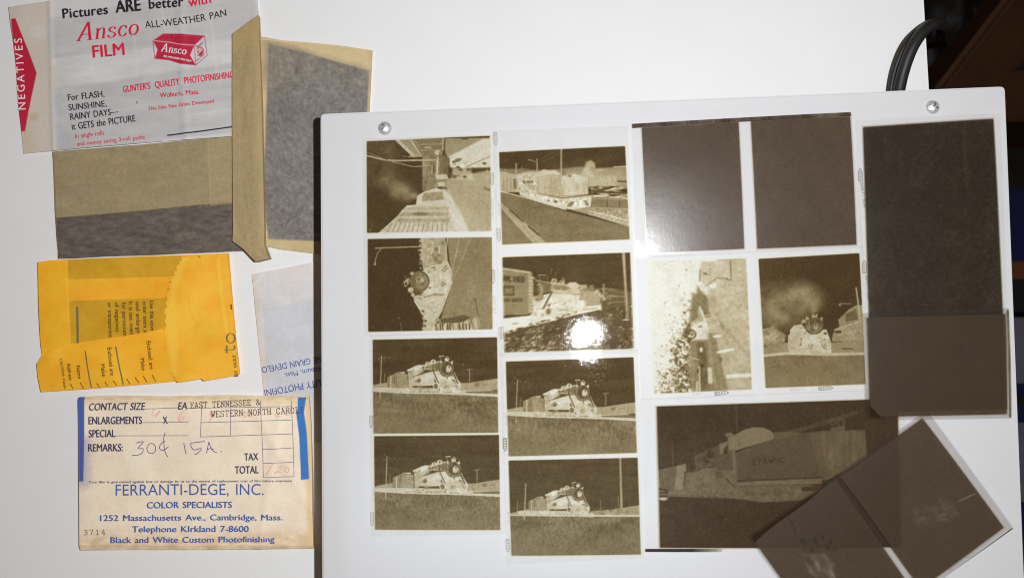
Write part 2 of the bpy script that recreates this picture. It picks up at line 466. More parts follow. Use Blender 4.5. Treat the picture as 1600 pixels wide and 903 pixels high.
# ------------------------------------------------------------------ sheets of paper and film
def resample(pts, n):
    p = np.asarray(pts, float)
    l = np.concatenate([[0], np.cumsum(np.hypot(*np.diff(p, axis=0).T))]); t = np.linspace(0, l[-1], n)
    return np.stack([np.interp(t, l, p[:, 0]), np.interp(t, l, p[:, 1])], -1)
def coons(top, bot, left, right, n, m):
    T, B, Lf, R = resample(top, n), resample(bot, n), resample(left, m), resample(right, m)
    u = np.linspace(0, 1, n)[None, :, None]; v = np.linspace(0, 1, m)[:, None, None]
    S = (1 - v) * T[None] + v * B[None] + (1 - u) * Lf[:, None] + u * R[:, None]
    S -= (1 - u) * (1 - v) * T[0] + u * (1 - v) * T[-1] + (1 - u) * v * B[0] + u * v * B[-1]
    return S[..., 0], S[..., 1]
def wob(a, b, amp=0.5, n=14):
    "an edge that is not quite straight"
    a = np.array(a, float); b = np.array(b, float); d = b - a; nn = np.array([-d[1], d[0]]) / np.hypot(*d)
    t = np.linspace(0, 1, n); e = rng.normal(0, amp, n); e = np.convolve(e, [.25, .5, .25], 'same'); e[0] = e[-1] = 0
    return [tuple(a + d * q + nn * w) for q, w in zip(t, e)]

class Sheet:
    def __init__(s, z0, lift=None): s.z0 = z0; s.lift = lift or (lambda x, y: 0 * x)
    def pos(s, px, py):
        px = np.asarray(px, float); py = np.asarray(py, float)
        X, Y = PXY(px, py, s.z0)
        return X, Y, s.z0 + s.lift(px, py)
    def paper(s, name, edges, step, paintfn, mat, parent, skirt, k=1.0, label=None, base=(220, 215, 210)):
        top, bot, left, right = edges
        ln = lambda e: np.hypot(*np.diff(np.asarray(e, float), axis=0).T).sum()
        n = max(4, int(max(ln(top), ln(bot)) / step)); m = max(4, int(max(ln(left), ln(right)) / step))
        PX, PY = coons(top, bot, left, right, n, m)
        pa = Paint(PX, PY, base); paintfn(pa)
        col = np.clip(lin(np.clip(pa.a, 0, 255)) * k, 0.002, 0.96)
        X, Y, Z = s.pos(PX, PY)
        o = link(name, grid_mesh(name, X, Y, Z, {"ink": col}, skirt), mat, parent)
        if label: o["label"] = label
        return o
def quad_edges(tl, tr, br, bl, amp=0.4):
    return wob(tl, tr, amp), wob(bl, br, amp), wob(tl, bl, amp), wob(tr, br, amp)
def gauss(d, w): return np.exp(-(d / w) ** 2)
def ldist(px, py, a, b):
    dx, dy = b[0] - a[0], b[1] - a[1]; l = math.hypot(dx, dy)
    return ((px - a[0]) * dy - (py - a[1]) * dx) / l

# ------------------------------------------------------------------ setting: table and floor
BOX_H = 0.025
e0, e1 = P(1445, 0, 0), P(1453, 137, 0)
def edge_x(y): return e0.x + (e1.x - e0.x) * (y - e0.y) / (e1.y - e0.y)
def slab(name, pts, z0, z1, mat, parent=None, bevel=0.0, seg=3, open_bottom=False):
    bm = bmesh.new()
    lo = [bm.verts.new((p[0], p[1], z0)) for p in pts]; hi = [bm.verts.new((p[0], p[1], z1)) for p in pts]
    n = len(pts)
    top = bm.faces.new(hi)
    if not open_bottom: bm.faces.new(lo[::-1])
    for i in range(n): bm.faces.new((lo[i], lo[(i + 1) % n], hi[(i + 1) % n], hi[i]))
    bmesh.ops.recalc_face_normals(bm, faces=bm.faces)
    if bevel:
        bmesh.ops.bevel(bm, geom=[e for e in bm.edges if max(v.co.z for v in e.verts) > z1 - 1e-7], offset=bevel, segments=seg, affect='EDGES')
    me = bpy.data.meshes.new(name); bm.to_mesh(me); bm.free()
    return link(name, me, mat, parent)
table = slab("tabletop", [(-0.7, -0.6), (edge_x(-0.6), -0.6), (edge_x(0.7), 0.7), (-0.7, 0.7)], -0.025, 0, M_table, bevel=0.0012)
tag(table, "smooth white tabletop under the envelopes and the light box", "tabletop", kind="structure")
M_floor = plain("dark_carpet", (0.03, 0.024, 0.022), 0.9, 0.1, vary=0.4, scale=60, bump=0.6, bscale=150)
fo = slab("floor", [(-3, -3), (3, -3), (3, 3), (-3, 3)], -0.78, -0.75, M_floor)
tag(fo, "dark floor beyond the edge of the white table", "floor", kind="structure")

# ------------------------------------------------------------------ light box
ZB = BOX_H
cTL, cTR = P(500.5, 178, ZB), P(1571, 135, ZB)
cBL, cBR = P(503.3, 903, ZB), P(1601, 903, ZB)
def ext(a, b, t): return a + (b - a) * t
cBL = ext(cTL, cBL, 1.22); cBR = ext(cTR, cBR, 1.22)
def rounded(q, r, n=5):
    out = []
    for i in range(4):
        p = q[i]; a = (q[i - 1] - p).normalized(); b = (q[(i + 1) % 4] - p).normalized()
        for k in range(n + 1):
            t = k / n
            s0, s1 = p + a * r, p + b * r
            out.append((1 - t) ** 2 * s0 + 2 * t * (1 - t) * p + t * t * s1)
    return out
lb = empty("light_box", (cTL + cBR) / 2 * 1.0, "white opal topped light box with two screws under the strips of negatives", "light box")
lb.location.z = 0
quadB = [cBL, cBR, cTR, cTL]
slab("diffuser_panel", rounded(quadB, 0.0022), 0.0215, ZB, M_acrylic, lb, bevel=0.0007, open_bottom=True)
cen = sum(quadB, Vector()) / 4
def inset(q, d):
    return [p + (cen - p).normalized() * d * 1.3 for p in q]
def ringwall(name, q, d0, d1, z0, z1, mat, parent):
    o, i = inset(q, d0), inset(q, d1)
    bm = bmesh.new()
    rings = [[bm.verts.new((p.x, p.y, z)) for p in r] for r, z in ((o, z0), (o, z1), (i, z1), (i, z0))]
    for a in range(4):
        for k in range(4):
            A, B = rings[a], rings[(a + 1) % 4]
            bm.faces.new((A[k], A[(k + 1) % 4], B[(k + 1) % 4], B[k]))
    bmesh.ops.recalc_face_normals(bm, faces=bm.faces)
    me = bpy.data.meshes.new(name); bm.to_mesh(me); bm.free()
    return link(name, me, mat, parent)
ringwall("wooden_frame", quadB, 0.0015, 0.010, 0.0003, 0.0214, M_wood, lb)
M_inner = plain("white_inner_paint", (0.8, 0.8, 0.8), 0.6)
slab("base_plate", [tuple(p)[:2] for p in inset(quadB, 0.0105)], 0.0004, 0.003, M_inner, lb)
tlo.location = (cen.x - 0.06, cen.y - 0.05, 0.0045)
for (sx, sy, ang) in ((601, 200, 0.55), (1459, 167, -0.35)):
    c = P(sx, sy, ZB + 0.001)
    prof = [(0.0, 0.0017), (0.0009, 0.0016), (0.0017, 0.0013), (0.0024, 0.0008), (0.00295, 0.0002), (0.0031, -0.0004)]
    bm = bmesh.new(); seg = 28; rings = []
    for r, z in prof:
        rings.append([bm.verts.new((c.x + r * math.cos(2 * math.pi * k / seg), c.y + r * math.sin(2 * math.pi * k / seg), ZB + z)) for k in range(seg)] if r else [bm.verts.new((c.x, c.y, ZB + z))])
    for k in range(seg): bm.faces.new((rings[0][0], rings[1][k], rings[1][(k + 1) % seg]))
    for a, b in zip(rings[1:-1], rings[2:]):
        for k in range(seg): bm.faces.new((a[k], b[k], b[(k + 1) % seg], a[(k + 1) % seg]))
    me = bpy.data.meshes.new("screw"); bm.to_mesh(me); bm.free(); me.polygons.foreach_set("use_smooth", [True] * len(me.polygons))
    so = link("screw", me, M_zinc, lb)
    bm = bmesh.new()
    for rot in (0, math.pi / 2):
        a = ang + rot; dx, dy = math.cos(a), math.sin(a); w, l = 0.00032, 0.0019
        pts = []
        for t in (-1, -0.5, 0, 0.5, 1):
            for sd in (-1, 1):
                z = ZB + 0.00178 - 0.0004 * t * t + (0.00002 if rot else 0)
                pts.append(bm.verts.new((c.x + dx * l * t - dy * w * sd, c.y + dy * l * t + dx * w * sd, z)))
        for k in range(4): bm.faces.new((pts[2 * k], pts[2 * k + 2], pts[2 * k + 3], pts[2 * k + 1]))
    me = bpy.data.meshes.new("cross_recess"); bm.to_mesh(me); bm.free()
    so2 = link("cross_recess", me, M_slot, so)

# ------------------------------------------------------------------ film strips
def affine_uv(q):
    q = np.asarray(q, float); A = np.stack([q[1] - q[0], q[3] - q[0]], 1); Ai = np.linalg.inv(A)
    return lambda x, y: (Ai[0, 0] * (x - q[0, 0]) + Ai[0, 1] * (y - q[0, 1]), Ai[1, 0] * (x - q[0, 0]) + Ai[1, 1] * (y - q[0, 1]))
def bil(q, u, v):
    q = np.asarray(q, float)
    return tuple((1 - u) * (1 - v) * q[0][i] + u * (1 - v) * q[1][i] + u * v * q[2][i] + (1 - u) * v * q[3][i] for i in (0, 1))

class Strip:
    def __init__(s, name, quad, layer, lift, label, group, mat=None):
        s.q = quad; s.uv = affine_uv(quad)
        zb = ZB + 0.0002 + layer * 0.00035
        def lf(px, py):
            u, v = s.uv(px, py); u = np.clip(u, 0, 1); v = np.clip(v, 0, 1)
            return lift(u, v)
        s.sheet = Sheet(zb, lf)
        c = P(*bil(quad, .5, .5), zb)
        s.root = empty(name, c, label, "film negative", group)
        u, v = np.meshgrid(np.linspace(0, 1, 60), np.linspace(0, 1, 60))
        PX, PY = bil(quad, u, v)
        X, Y, Z = s.sheet.pos(PX, PY)
        link("film_base", grid_mesh("film_base", X, Y, Z), mat or M_film, s.root)
    def frame(s, quad, crop, fn, mat=None, step=0.9, margin=2.4, label=None, sky=0.92):
        q = np.asarray(quad, float)
        w = (np.hypot(*(q[1] - q[0])) + np.hypot(*(q[2] - q[3]))) / 2; h = (np.hypot(*(q[3] - q[0])) + np.hypot(*(q[2] - q[1]))) / 2
        mu, mv = margin / w, margin / h
        u, v = np.meshgrid(np.linspace(-mu, 1 + mu, int(w / step)), np.linspace(-mv, 1 + mv, int(h / step)))
        PX, PY = bil(q, u, v)
        pa = Paint(PX, PY, sky, crop)
        fn(pa)
        a = pa.a + pa.nz(0.8, 0.8) * 0.024 + pa.nz(6, 6) * 0.012
        pa.crop(0, 0, 1)
        r = 1.6
        c0 = q.mean(0)
        ins = [tuple(p + (c0 - p) / np.hypot(*(c0 - p)) * r * 1.4) for p in q]
        p4 = pa.pt(ins); d = np.full(PX.shape, 1e9); m = pa.mpoly(ins, 0.01)
        inside = m > 0.5
        for A, B in zip(p4, np.roll(p4, -1, 0)): d = np.minimum(d, pa.segd(A, B))
        mask = np.where(inside, 1, np.clip((r - d) / 1.0 + 0.5, 0, 1))
        a = np.clip(a, 0.0, 1.0) * mask
        X, Y, Z = s.sheet.pos(PX, PY)
        o = link("picture_frame", grid_mesh("picture_frame", X, Y, Z + 0.00006, {"silver": a}), mat or M_neg, s.root)
        if label: o["label"] = label
        return o
    def marks(s, items, mat):
        k = Ink()
        for it in items:
            if it[0] == 'pill':
                _, a, b, w = it
                a = np.array(a, float); b = np.array(b, float); d = (b - a) / np.hypot(*(b - a)); n = np.array([-d[1], d[0]])
                L = np.hypot(*(b - a))
                ol = [a - n * w / 2, a + d * (L - w * .8) - n * w / 2, b, a + d * (L - w * .8) + n * w / 2, a + n * w / 2, a - n * w / 2]
                for p0, p1 in zip(ol[:-1], ol[1:]): k.stroke([p0, p1], .8)
                for t in np.arange(1.8, L - w * .8, 2.6): k.stroke([a + d * t - n * w * .3, a + d * t + n * w * .3], .8)
            else:
                _, st, a, b, h = it
                k.text(st, a, b, h, 0)
        k.build("edge_marking", mat, s.sheet, s.root, 0.00012)

M_mark = film("edge_print", [(0.3, (0.60, 0.58, 0.52)), (0.7, (0.66, 0.64, 0.58))], (0.01, 0.009, 0.008), attr=False)
M_mark2 = film("edge_print_dark", [(0.3, (0.40, 0.38, 0.35)), (0.7, (0.46, 0.44, 0.4))], (0.01, 0.009, 0.008), attr=False)
M_faint = film("edge_print_faint", [(0.3, (0.82, 0.80, 0.76)), (0.7, (0.85, 0.83, 0.79))], (0.01, 0.009, 0.008), attr=False)
G_STRIP = "negatives on the light box"

class Tr:
    "draws on a Paint in the coordinates of another, closer crop"
    def __init__(s, p, fx, fy, k): s.p, s.fx, s.fy, s.k = p, fx, fy, k
    def f(s, pts): return [(s.fx(a), s.fy(b)) for a, b in pts]
    def po(s, pts, v, al=1, so=None): s.p.poly(s.f(pts), v, al, so * s.k if so else None)
    def li(s, pts, w, v, al=1, so=None): s.p.line(s.f(pts), w * s.k, v, al, so * s.k if so else None)
    def el(s, cx, cy, rx, ry, v, al=1, so=None): s.p.ell(s.fx(cx), s.fy(cy), rx * s.k, ry * s.k, v, al, so * s.k if so else None)
    def rg(s, cx, cy, rx, ry, w, v, al=1): s.p.ring(s.fx(cx), s.fy(cy), rx * s.k, ry * s.k, w * s.k, v, al)
    def nz(s, pts, amp, sx, sy, oc=2, so=20): s.p.addn(s.p.mpoly(s.f(pts), so * s.k), amp, sx, sy, oc)
    def arc(s, cx, cy, rx, ry, a0, a1, w, v, al=1): s.li([(cx + rx * math.cos(a), cy + ry * math.sin(a)) for a in np.linspace(a0, a1, 12)], w, v, al)

def loco(p, X, Y):
    "steam locomotive seen three-quarters from the front, as a negative"
    k = (X(100) - X(0)) / 100 * .4413
    t = Tr(p, lambda a: X(212.5 + a * .4413), lambda b: Y(185.9 + b * .4413), k)
    t.po([(-150, 700), (100, 690), (270, 680), (500, 690), (1100, 720), (1480, 740), (1565, 735), (1565, 830), (1050, 800), (400, 785), (-150, 770)], .17, 1, 14)
    # tender
    t.po([(88, 492), (150, 470), (160, 685), (92, 685)], .52, 1, 8); t.po([(165, 475), (270, 420), (280, 690), (175, 690)], .48); t.po([(270, 425), (470, 440), (480, 690), (280, 690)], .42)
    t.po([(265, 410), (420, 400), (430, 440), (270, 450)], .5); t.nz([(88, 420), (480, 420), (480, 690), (92, 690)], .05, 1.2, 1.2)
    t.li([(232, 480), (226, 600)], 20, .7, .8, 8); t.li([(258, 450), (262, 690)], 8, .58, .7); t.li([(160, 472), (161, 685)], 18, .06); t.li([(150, 478), (290, 405), (420, 403)], 9, .14); t.po([(320, 402), (420, 395), (432, 420), (380, 424)], .12)
    t.li([(283, 432), (285, 690)], 8, .22); t.li([(470, 445), (476, 680)], 8, .24); t.li([(300, 660), (470, 664)], 8, .25); t.li([(330, 460), (450, 455)], 8, .3); t.po([(425, 395), (470, 372), (482, 420), (430, 440)], .84)
    # cab and boiler
    t.po([(485, 385), (570, 325), (640, 345), (640, 470), (585, 480), (575, 690), (492, 690)], .32, 1, 6)
    t.po([(458, 358), (520, 330), (600, 292), (640, 272), (700, 260), (762, 266), (772, 282), (740, 318), (690, 345), (640, 390), (560, 372), (500, 386), (468, 380)], .11, 1, 4)
    t.po([(600, 330), (700, 280), (760, 275), (735, 320), (640, 392)], .05, .8, 12); t.el(515, 392, 13, 15, .6); t.el(590, 370, 10, 12, .62); t.li([(592, 385), (592, 450)], 18, .08, .9); t.li([(570, 330), (568, 470)], 8, .55, .7); t.el(500, 445, 12, 14, .1)
    t.po([(620, 385), (700, 345), (760, 310), (770, 400), (620, 470)], .2, 1, 8); t.po([(690, 400), (760, 360), (800, 380), (700, 430)], .42, .8, 12)
    t.po([(760, 275), (830, 240), (960, 205), (1085, 190), (1060, 225), (960, 250), (860, 285), (780, 312)], .22, 1, 6)
    t.po([(748, 335), (800, 305), (835, 308), (860, 290), (945, 262), (950, 345), (860, 362), (800, 360), (770, 384)], .5, 1, 6); t.nz([(748, 300), (945, 262), (950, 350), (770, 384)], .08, 1.1, 1.1)
    for a, b in ((800, 350), (850, 345), (885, 352), (920, 355)): t.el(a, b, 13, 8, .06)
    t.po([(800, 268), (812, 216), (858, 202), (902, 212), (910, 262)], .13, 1, 4); t.el(857, 236, 15, 20, .62, .9, 8); t.po([(918, 240), (904, 186), (948, 158), (1000, 172), (1008, 212), (990, 242)], .08, 1, 4); t.el(956, 202, 16, 25, .68, .9, 8); t.el(776, 268, 14, 16, .2); t.el(776, 270, 6, 8, .6); t.el(1060, 205, 26, 16, .15)
    t.po([(600, 482), (950, 378), (990, 470), (985, 650), (700, 660), (505, 650), (495, 560), (560, 545)], .17, 1, 10); t.po([(720, 520), (960, 400), (980, 500), (900, 560), (740, 590)], .07, .7, 50); t.po([(500, 560), (640, 540), (660, 650), (500, 660)], .27, .7, 30)
    t.li([(590, 482), (780, 420), (950, 374)], 6, .5); t.li([(585, 500), (600, 690)], 7, .36, .7)
    t.po([(615, 578), (640, 545), (668, 530), (700, 500), (716, 530), (738, 560), (690, 602), (650, 592)], .6, .95, 12); t.el(640, 570, 14, 10, .3); t.el(690, 575, 12, 16, .75, .8, 6); t.li([(695, 600), (715, 640), (650, 645)], 7, .42); t.li([(650, 640), (740, 655), (880, 664)], 7, .42, .8); t.li([(670, 670), (750, 674)], 9, .03); t.el(575, 668, 20, 9, .58, .9, 6)
    t.el(905, 545, 14, 24, .32, .7, 8); t.li([(760, 565), (890, 540)], 5, .3)
    # wheels and running gear
    t.po([(500, 680), (640, 690), (1060, 700), (1060, 780), (500, 770)], .24, 1, 10)
    for a in (690, 790, 890): t.rg(a, 720, 40, 46, 6, .38, .6)
    t.nz([(270, 680), (1060, 690), (1060, 780), (270, 780)], .09, 1.1, .9); t.li([(660, 735), (930, 720)], 7, .08); t.li([(530, 650), (532, 780)], 5, .42); t.li([(640, 680), (642, 770)], 5, .36); t.li([(340, 690), (345, 770)], 5, .36); t.li([(500, 650), (640, 652)], 5, .3)
    for a in (345, 580, 710, 800, 882, 965, 1050): t.el(a, 770, 18, 10, .56, .85, 8)
    # smokebox
    t.po([(946, 258), (1085, 195), (1110, 280), (1100, 375), (965, 372)], .57, 1, 4); t.po([(960, 300), (1090, 240), (1090, 320), (960, 350)], .66, .7, 30); t.li([(952, 258), (946, 330), (958, 385)], 8, .78); t.el(978, 338, 12, 12, .2)
    # front frame, cylinder, pilot
    t.po([(958, 384), (1090, 370), (1150, 462), (1330, 470), (1400, 520), (1470, 598), (1482, 670), (1440, 772), (1080, 795), (1050, 690)], .14, 1, 6); t.po([(1080, 480), (1280, 480), (1300, 540), (1090, 545)], .08, .8, 20); t.po([(1080, 560), (1470, 600), (1470, 680), (1080, 700)], .24, .7, 30); t.nz([(1060, 470), (1480, 600), (1440, 780), (1060, 780)], .055, 1.1, 1.1)
    t.po([(1400, 590), (1478, 610), (1480, 670), (1420, 680)], .12, .8, 8); t.li([(1480, 600), (1480, 680)], 6, .42)
    t.el(1004, 660, 54, 66, .07); t.el(1006, 662, 42, 52, .55); t.el(1012, 668, 30, 38, .7, .7, 10); t.el(992, 555, 19, 23, .7); t.el(1076, 725, 12, 20, .62)
    t.li([(980, 470), (1022, 592)], 12, .0); t.li([(958, 385), (1056, 602)], 15, .88)
    t.li([(1090, 545), (1280, 556)], 5, .36); t.li([(1278, 560), (1272, 770)], 5, .3); t.el(1221, 512, 10, 18, .72); t.el(1325, 560, 14, 22, .66); t.el(1300, 470, 30, 22, .3, .7, 10)
    t.li([(1320, 430), (1378, 600)], 10, .1); t.li([(1345, 440), (1416, 602)], 22, .88); t.li([(1345, 395), (1446, 592)], 12, .08)
    for q in range(4): t.li([(1335 + 24 * q, 448 + 42 * q), (1362 + 24 * q, 440 + 42 * q)], 8, .12)
    t.li([(1350, 545), (1372, 600)], 14, .8)
    for a in ([(1158, 690), (1206, 640)], [(1168, 712), (1236, 648)], [(1214, 718), (1252, 678)], [(1382, 640), (1424, 672)], [(1372, 664), (1418, 712)]): t.li(a, 10, .74)
    t.li([(1120, 745), (1262, 740)], 8, .34); t.li([(1150, 779), (1312, 779)], 10, .62); t.li([(1320, 768), (1442, 764)], 11, .0)
    # smokebox front
    t.arc(1208, 330, 136, 152, .6, 3.4, 16, .78); t.el(1210, 330, 124, 140, .84); t.rg(1210, 330, 118, 133, 11, .2, .9); t.arc(1200, 340, 92, 104, 1.2, 4.6, 26, .66, .8)
    for q in range(15):
        a = .9 + q * .27; t.el(1205 + 90 * math.cos(a), 335 + 100 * math.sin(a), 8, 9, .34 if q % 2 else .9)
    t.po([(1196, 325), (1202, 290), (1258, 264), (1300, 310), (1304, 370), (1262, 404), (1204, 396)], .12, 1, 8); t.el(1256, 302, 15, 24, .68, .9, 6); t.el(1206, 306, 8, 11, .6); t.el(1275, 372, 24, 18, .36, .8, 10); t.li([(1226, 340), (1240, 390)], 8, .3)
    t.po([(1062, 94), (1160, 86), (1166, 106), (1068, 112)], .08); t.li([(1076, 108), (1096, 165)], 12, .24); t.li([(1150, 105), (1130, 160)], 8, .4); t.el(1114, 132, 28, 28, .82); t.el(1105, 206, 19, 28, .1)
    t.po([(1175, 184), (1170, 152), (1220, 96), (1256, 140), (1250, 190), (1200, 196)], .08); t.el(1220, 134, 13, 20, .72); t.li([(1258, 150), (1281, 95)], 7, .36); t.el(1311, 215, 20, 28, .06)

def smoke(p, blobs, amount=.55):
    for (a, b, r, v) in blobs: p.ell(a, b, r, r * .7, v, amount, r * 1.25)
    m = np.zeros(p.PX.shape)
    for (a, b, r, v) in blobs: m = np.maximum(m, p.mell(a, b, r * 1.1, r * .8, r * .9))
    p.addn(m, .055, 7, 7, 3)

def grass(p, pts, d, amp=.075):
    m = p.mpoly(pts, 6)
    p.put(m, d); p.addn(m, amp * .8, .9, 1.7, 1); p.addn(m, amp * .5, 16, 6, 2)

def field_scene(p, X, Y, poles=True, right_dark=True):
    f = lambda pts: [(X(a), Y(b)) for a, b in pts]
    sky = p.mpoly(f([(60, 0), (1300, 0), (1300, 480), (60, 500)]), 10)
    p.addn(sky, .02, 30, 3, 2)
    p.specks(sky, 22, .45)
    p.poly(f([(60, 500), (120, 472), (250, 448), (260, 520), (60, 540)]), .36, 1, 4)
    p.poly(f([(850, 452), (930, 450), (1040, 432), (1300, 396), (1300, 540), (850, 540)]), .36, 1, 3)
    for a in (905, 1045, 1120): p.line(f([(a, 450 - (a - 900) * .14), (a, 515)]), 5, .55, .7)
    p.poly(f([(975, 455), (1020, 450), (1015, 478), (980, 482)]), .6, .8, 6); p.line(f([(1050, 465), (1085, 462)]), 8, .6, .6)
    p.poly(f([(60, 495), (250, 488), (700, 520), (1300, 512), (1300, 580), (700, 545), (330, 545), (60, 520)]), .14, 1, 4)
    p.poly(f([(880, 524), (1130, 516), (1300, 520), (1300, 548), (890, 533)]), .62, 1, 3)
    p.poly(f([(1130, 508), (1185, 506), (1185, 520), (1130, 520)]), .9, .8, 3)
    grass(p, f([(60, 516), (330, 536), (600, 545), (900, 552), (1300, 575), (1300, 1100), (60, 1100)]), .64)
    p.addn(p.mpoly(f([(860, 580), (1300, 585), (1300, 700), (900, 660)]), 60), .05, 1.2, 1.2, 2)
    p.poly(f([(60, 700), (1300, 740), (1300, 1200), (60, 1200)]), .56, .6, 200)
    if poles:
        p.line(f([(206, 230), (194, 578)]), 9, .3); p.line(f([(231, 378), (228, 455)]), 6, .45)
        for a, b in ((185, 214), (228, 243), (184, 258), (268, 244)): p.ell(X(a), Y(b), 5, 5, .5)
        p.line(f([(937, 342), (937, 442)]), 7, .35); p.line(f([(912, 342), (960, 338)]), 6, .4)

def fD1(p):
    I = lambda v: v
    field_scene(p, I, I); loco(p, I, I)
    p.flecks(p.mpoly([(820, 60), (990, 50), (900, 280), (790, 260)], 60), .8, .7, .35, .55)  # pale flecks painted into the silver imitate flash glare on the film
def fB1(p):
    X = lambda x: x * 1.03 - 12; Y = lambda y: y * 1.03 - 12
    field_scene(p, X, Y); loco(p, X, Y); p.ring(1182, 478, 14, 22, 5, .6)
def fB2(p):
    X = lambda x: x * 1.02 + 30; Y = lambda y: y * 1.0 - 4
    field_scene(p, X, Y); loco(p, X, Y)
def fD2(p):
    X = lambda x: x * .74 + 80; Y = lambda y: y * .80 + 65
    fx = lambda x: x * .895 + 10; fy = lambda y: y * .895 + 22
    p.addn(p.mpoly([(60, 0), (1188, 0), (1188, 470), (60, 470)], 10), .02, 30, 3, 2)
    p.specks(p.mpoly([(100, 60), (1100, 60), (1100, 420), (100, 420)]), 10, .45)
    p.poly([(120, 480), (230, 452), (320, 430), (340, 500), (120, 500)], .4, 1, 4)
    p.poly([(720, 462), (900, 445), (1100, 415), (1100, 500), (720, 500)], .42, 1, 3)
    p.addn(p.mpoly([(720, 455), (1000, 440), (1000, 490), (720, 495)]), .1, 1.5, 1.5)
    for a in (755, 790, 820, 870): p.ell(a, 452, 10, 5, .75)
    p.poly([(120, 486), (1100, 488), (1100, 508), (120, 500)], .16, 1, 3)
    grass(p, [(100, 496), (560, 500), (1110, 504), (1110, 900), (100, 900)], .66)
    p.poly([(80, 620), (1120, 640), (1120, 1000), (80, 1000)], .58, .6, 160)
    p.ell(722, 605, 12, 9, .85, .7); p.ell(418, 541, 4, 4, .1)
    loco(p, X, Y)
    p.line([(246, 258), (236, 522)], 9, .28); p.line([(183, 380), (183, 508)], 6, .45)
    p.line([(800, 380), (800, 450)], 6, .5); p.line([(930, 350), (930, 440)], 5, .5)
    p.poly([(938, 60), (952, 60), (964, 440), (946, 440)], .36); p.poly([(946, 440), (964, 440), (964, 475), (946, 475)], .48)
def fC2(p):
    sky = p.mpoly([(60, 60), (1120, 60), (1120, 480), (60, 480)]); p.addn(sky, .02, 25, 4, 2); p.specks(sky, 12, .4)
    p.poly([(850, 352), (900, 346), (1040, 368), (1120, 400), (1120, 520), (840, 520)], .72, 1, 6)
    p.line([(890, 410), (1035, 418)], 5, .3); p.line([(905, 372), (1030, 388)], 4, .45); p.line([(900, 465), (1035, 455)], 5, .4)
    p.poly([(868, 320), (874, 320), (876, 425), (866, 425)], .3); p.line([(800, 400), (825, 370), (858, 420)], 9, .1)
    p.poly([(60, 590), (330, 560), (850, 470), (855, 520), (640, 562), (400, 628), (60, 700)], .0, 1, 6)
    t = Tr(p, lambda a: 250.85 + a * .6664, lambda b: 100.3 + b * .6664, .6664)
    t.po([(100, 480), (300, 440), (600, 450), (740, 500), (890, 575), (885, 625), (700, 658), (480, 702), (230, 785), (60, 800)], .07, 1, 8)
    t.po([(310, 300), (480, 335), (600, 310), (660, 345), (660, 470), (310, 470)], .24, 1, 6)
    t.po([(740, 398), (895, 440), (893, 572), (715, 592), (712, 520)], .37, 1, 3); t.po([(742, 395), (760, 350), (800, 335), (820, 380), (850, 400), (890, 440)], .55, 1, 8); t.po([(648, 338), (735, 338), (742, 512), (640, 512)], .36, 1, 4); t.nz([(648, 338), (735, 338), (742, 512), (640, 512)], .1, 1.1, 1.1)
    t.po([(508, 312), (600, 308), (652, 345), (640, 440), (565, 425), (530, 350)], .2, 1, 6); t.el(640, 372, 10, 10, .72); t.el(705, 398, 10, 24, .66, .9, 6); t.el(680, 440, 8, 12, .6); t.li([(640, 450), (560, 455), (560, 500)], 6, .5); t.li([(640, 512), (715, 512)], 6, .55)
    t.po([(205, 310), (322, 330), (312, 380), (290, 436), (205, 440)], .66, 1, 4); t.po([(330, 336), (500, 350), (545, 400), (400, 412), (330, 385)], .52, 1, 5); t.nz([(330, 336), (500, 350), (545, 400), (330, 400)], .08, 1.1, 1.1); t.li([(370, 405), (442, 408)], 10, .06); t.po([(500, 390), (550, 385), (565, 430), (510, 440)], .3, 1, 5); t.li([(470, 360), (540, 385)], 8, .6)
    t.li([(160, 292), (300, 318), (490, 348)], 12, .3); t.po([(308, 310), (325, 262), (378, 268), (388, 325)], .27, 1, 4); t.el(346, 295, 13, 17, .68, .9, 6); t.po([(395, 322), (425, 278), (468, 300), (480, 340)], .27, 1, 4); t.el(430, 306, 12, 16, .66, .9, 6); t.li([(450, 258), (466, 302)], 11, .06); t.li([(318, 150), (303, 215)], 8, .55); t.li([(378, 185), (355, 235)], 7, .66); t.li([(250, 215), (275, 300)], 8, .6)
    t.el(155, 405, 62, 112, .3); t.el(150, 400, 52, 104, .84); t.nz([(100, 300), (205, 300), (205, 510), (100, 510)], .10, 1.1, 1.1); t.arc(150, 405, 44, 92, -1.2, 2.4, 9, .3, .8)
    for q in range(9):
        a = -1.3 + q * .42; t.el(150 + 30 * math.cos(a), 405 + 78 * math.sin(a), 9, 8, .22)
    t.arc(160, 410, 66, 112, .5, 2.0, 12, .78); t.li([(90, 235), (145, 292)], 11, .14); t.li([(165, 225), (236, 222)], 9, .18); t.li([(170, 228), (180, 285)], 8, .4); t.li([(232, 228), (225, 270)], 7, .5); t.el(200, 256, 26, 30, .86)
    t.po([(320, 448), (550, 440), (590, 480), (556, 542), (345, 545)], .12, 1, 10); t.li([(300, 432), (450, 436), (660, 452)], 6, .52)
    for a in ([(400, 632), (500, 640), (600, 656)], [(430, 572), (500, 545), (562, 528)], [(470, 628), (565, 616)], [(390, 600), (430, 630)], [(520, 570), (470, 640)], [(370, 690), (475, 668)], [(140, 640), (212, 500)], [(110, 580), (260, 470)], [(160, 620), (240, 620)], [(110, 545), (230, 500)], [(340, 560), (370, 545)]): t.li(a, 6, .42, .85)
    for a in (410, 470, 530, 590): t.rg(a, 650, 36, 44, 5, .36, .55)
    t.li([(600, 480), (602, 560)], 16, .36, .8); t.el(600, 655, 10, 18, .5)
    for q in range(7): t.el(690 + 25 * q, 626 - 2 * q, 9, 6, .52)
    t.nz([(240, 500), (620, 520), (620, 690), (240, 760)], .07, 1.1, 1.1)
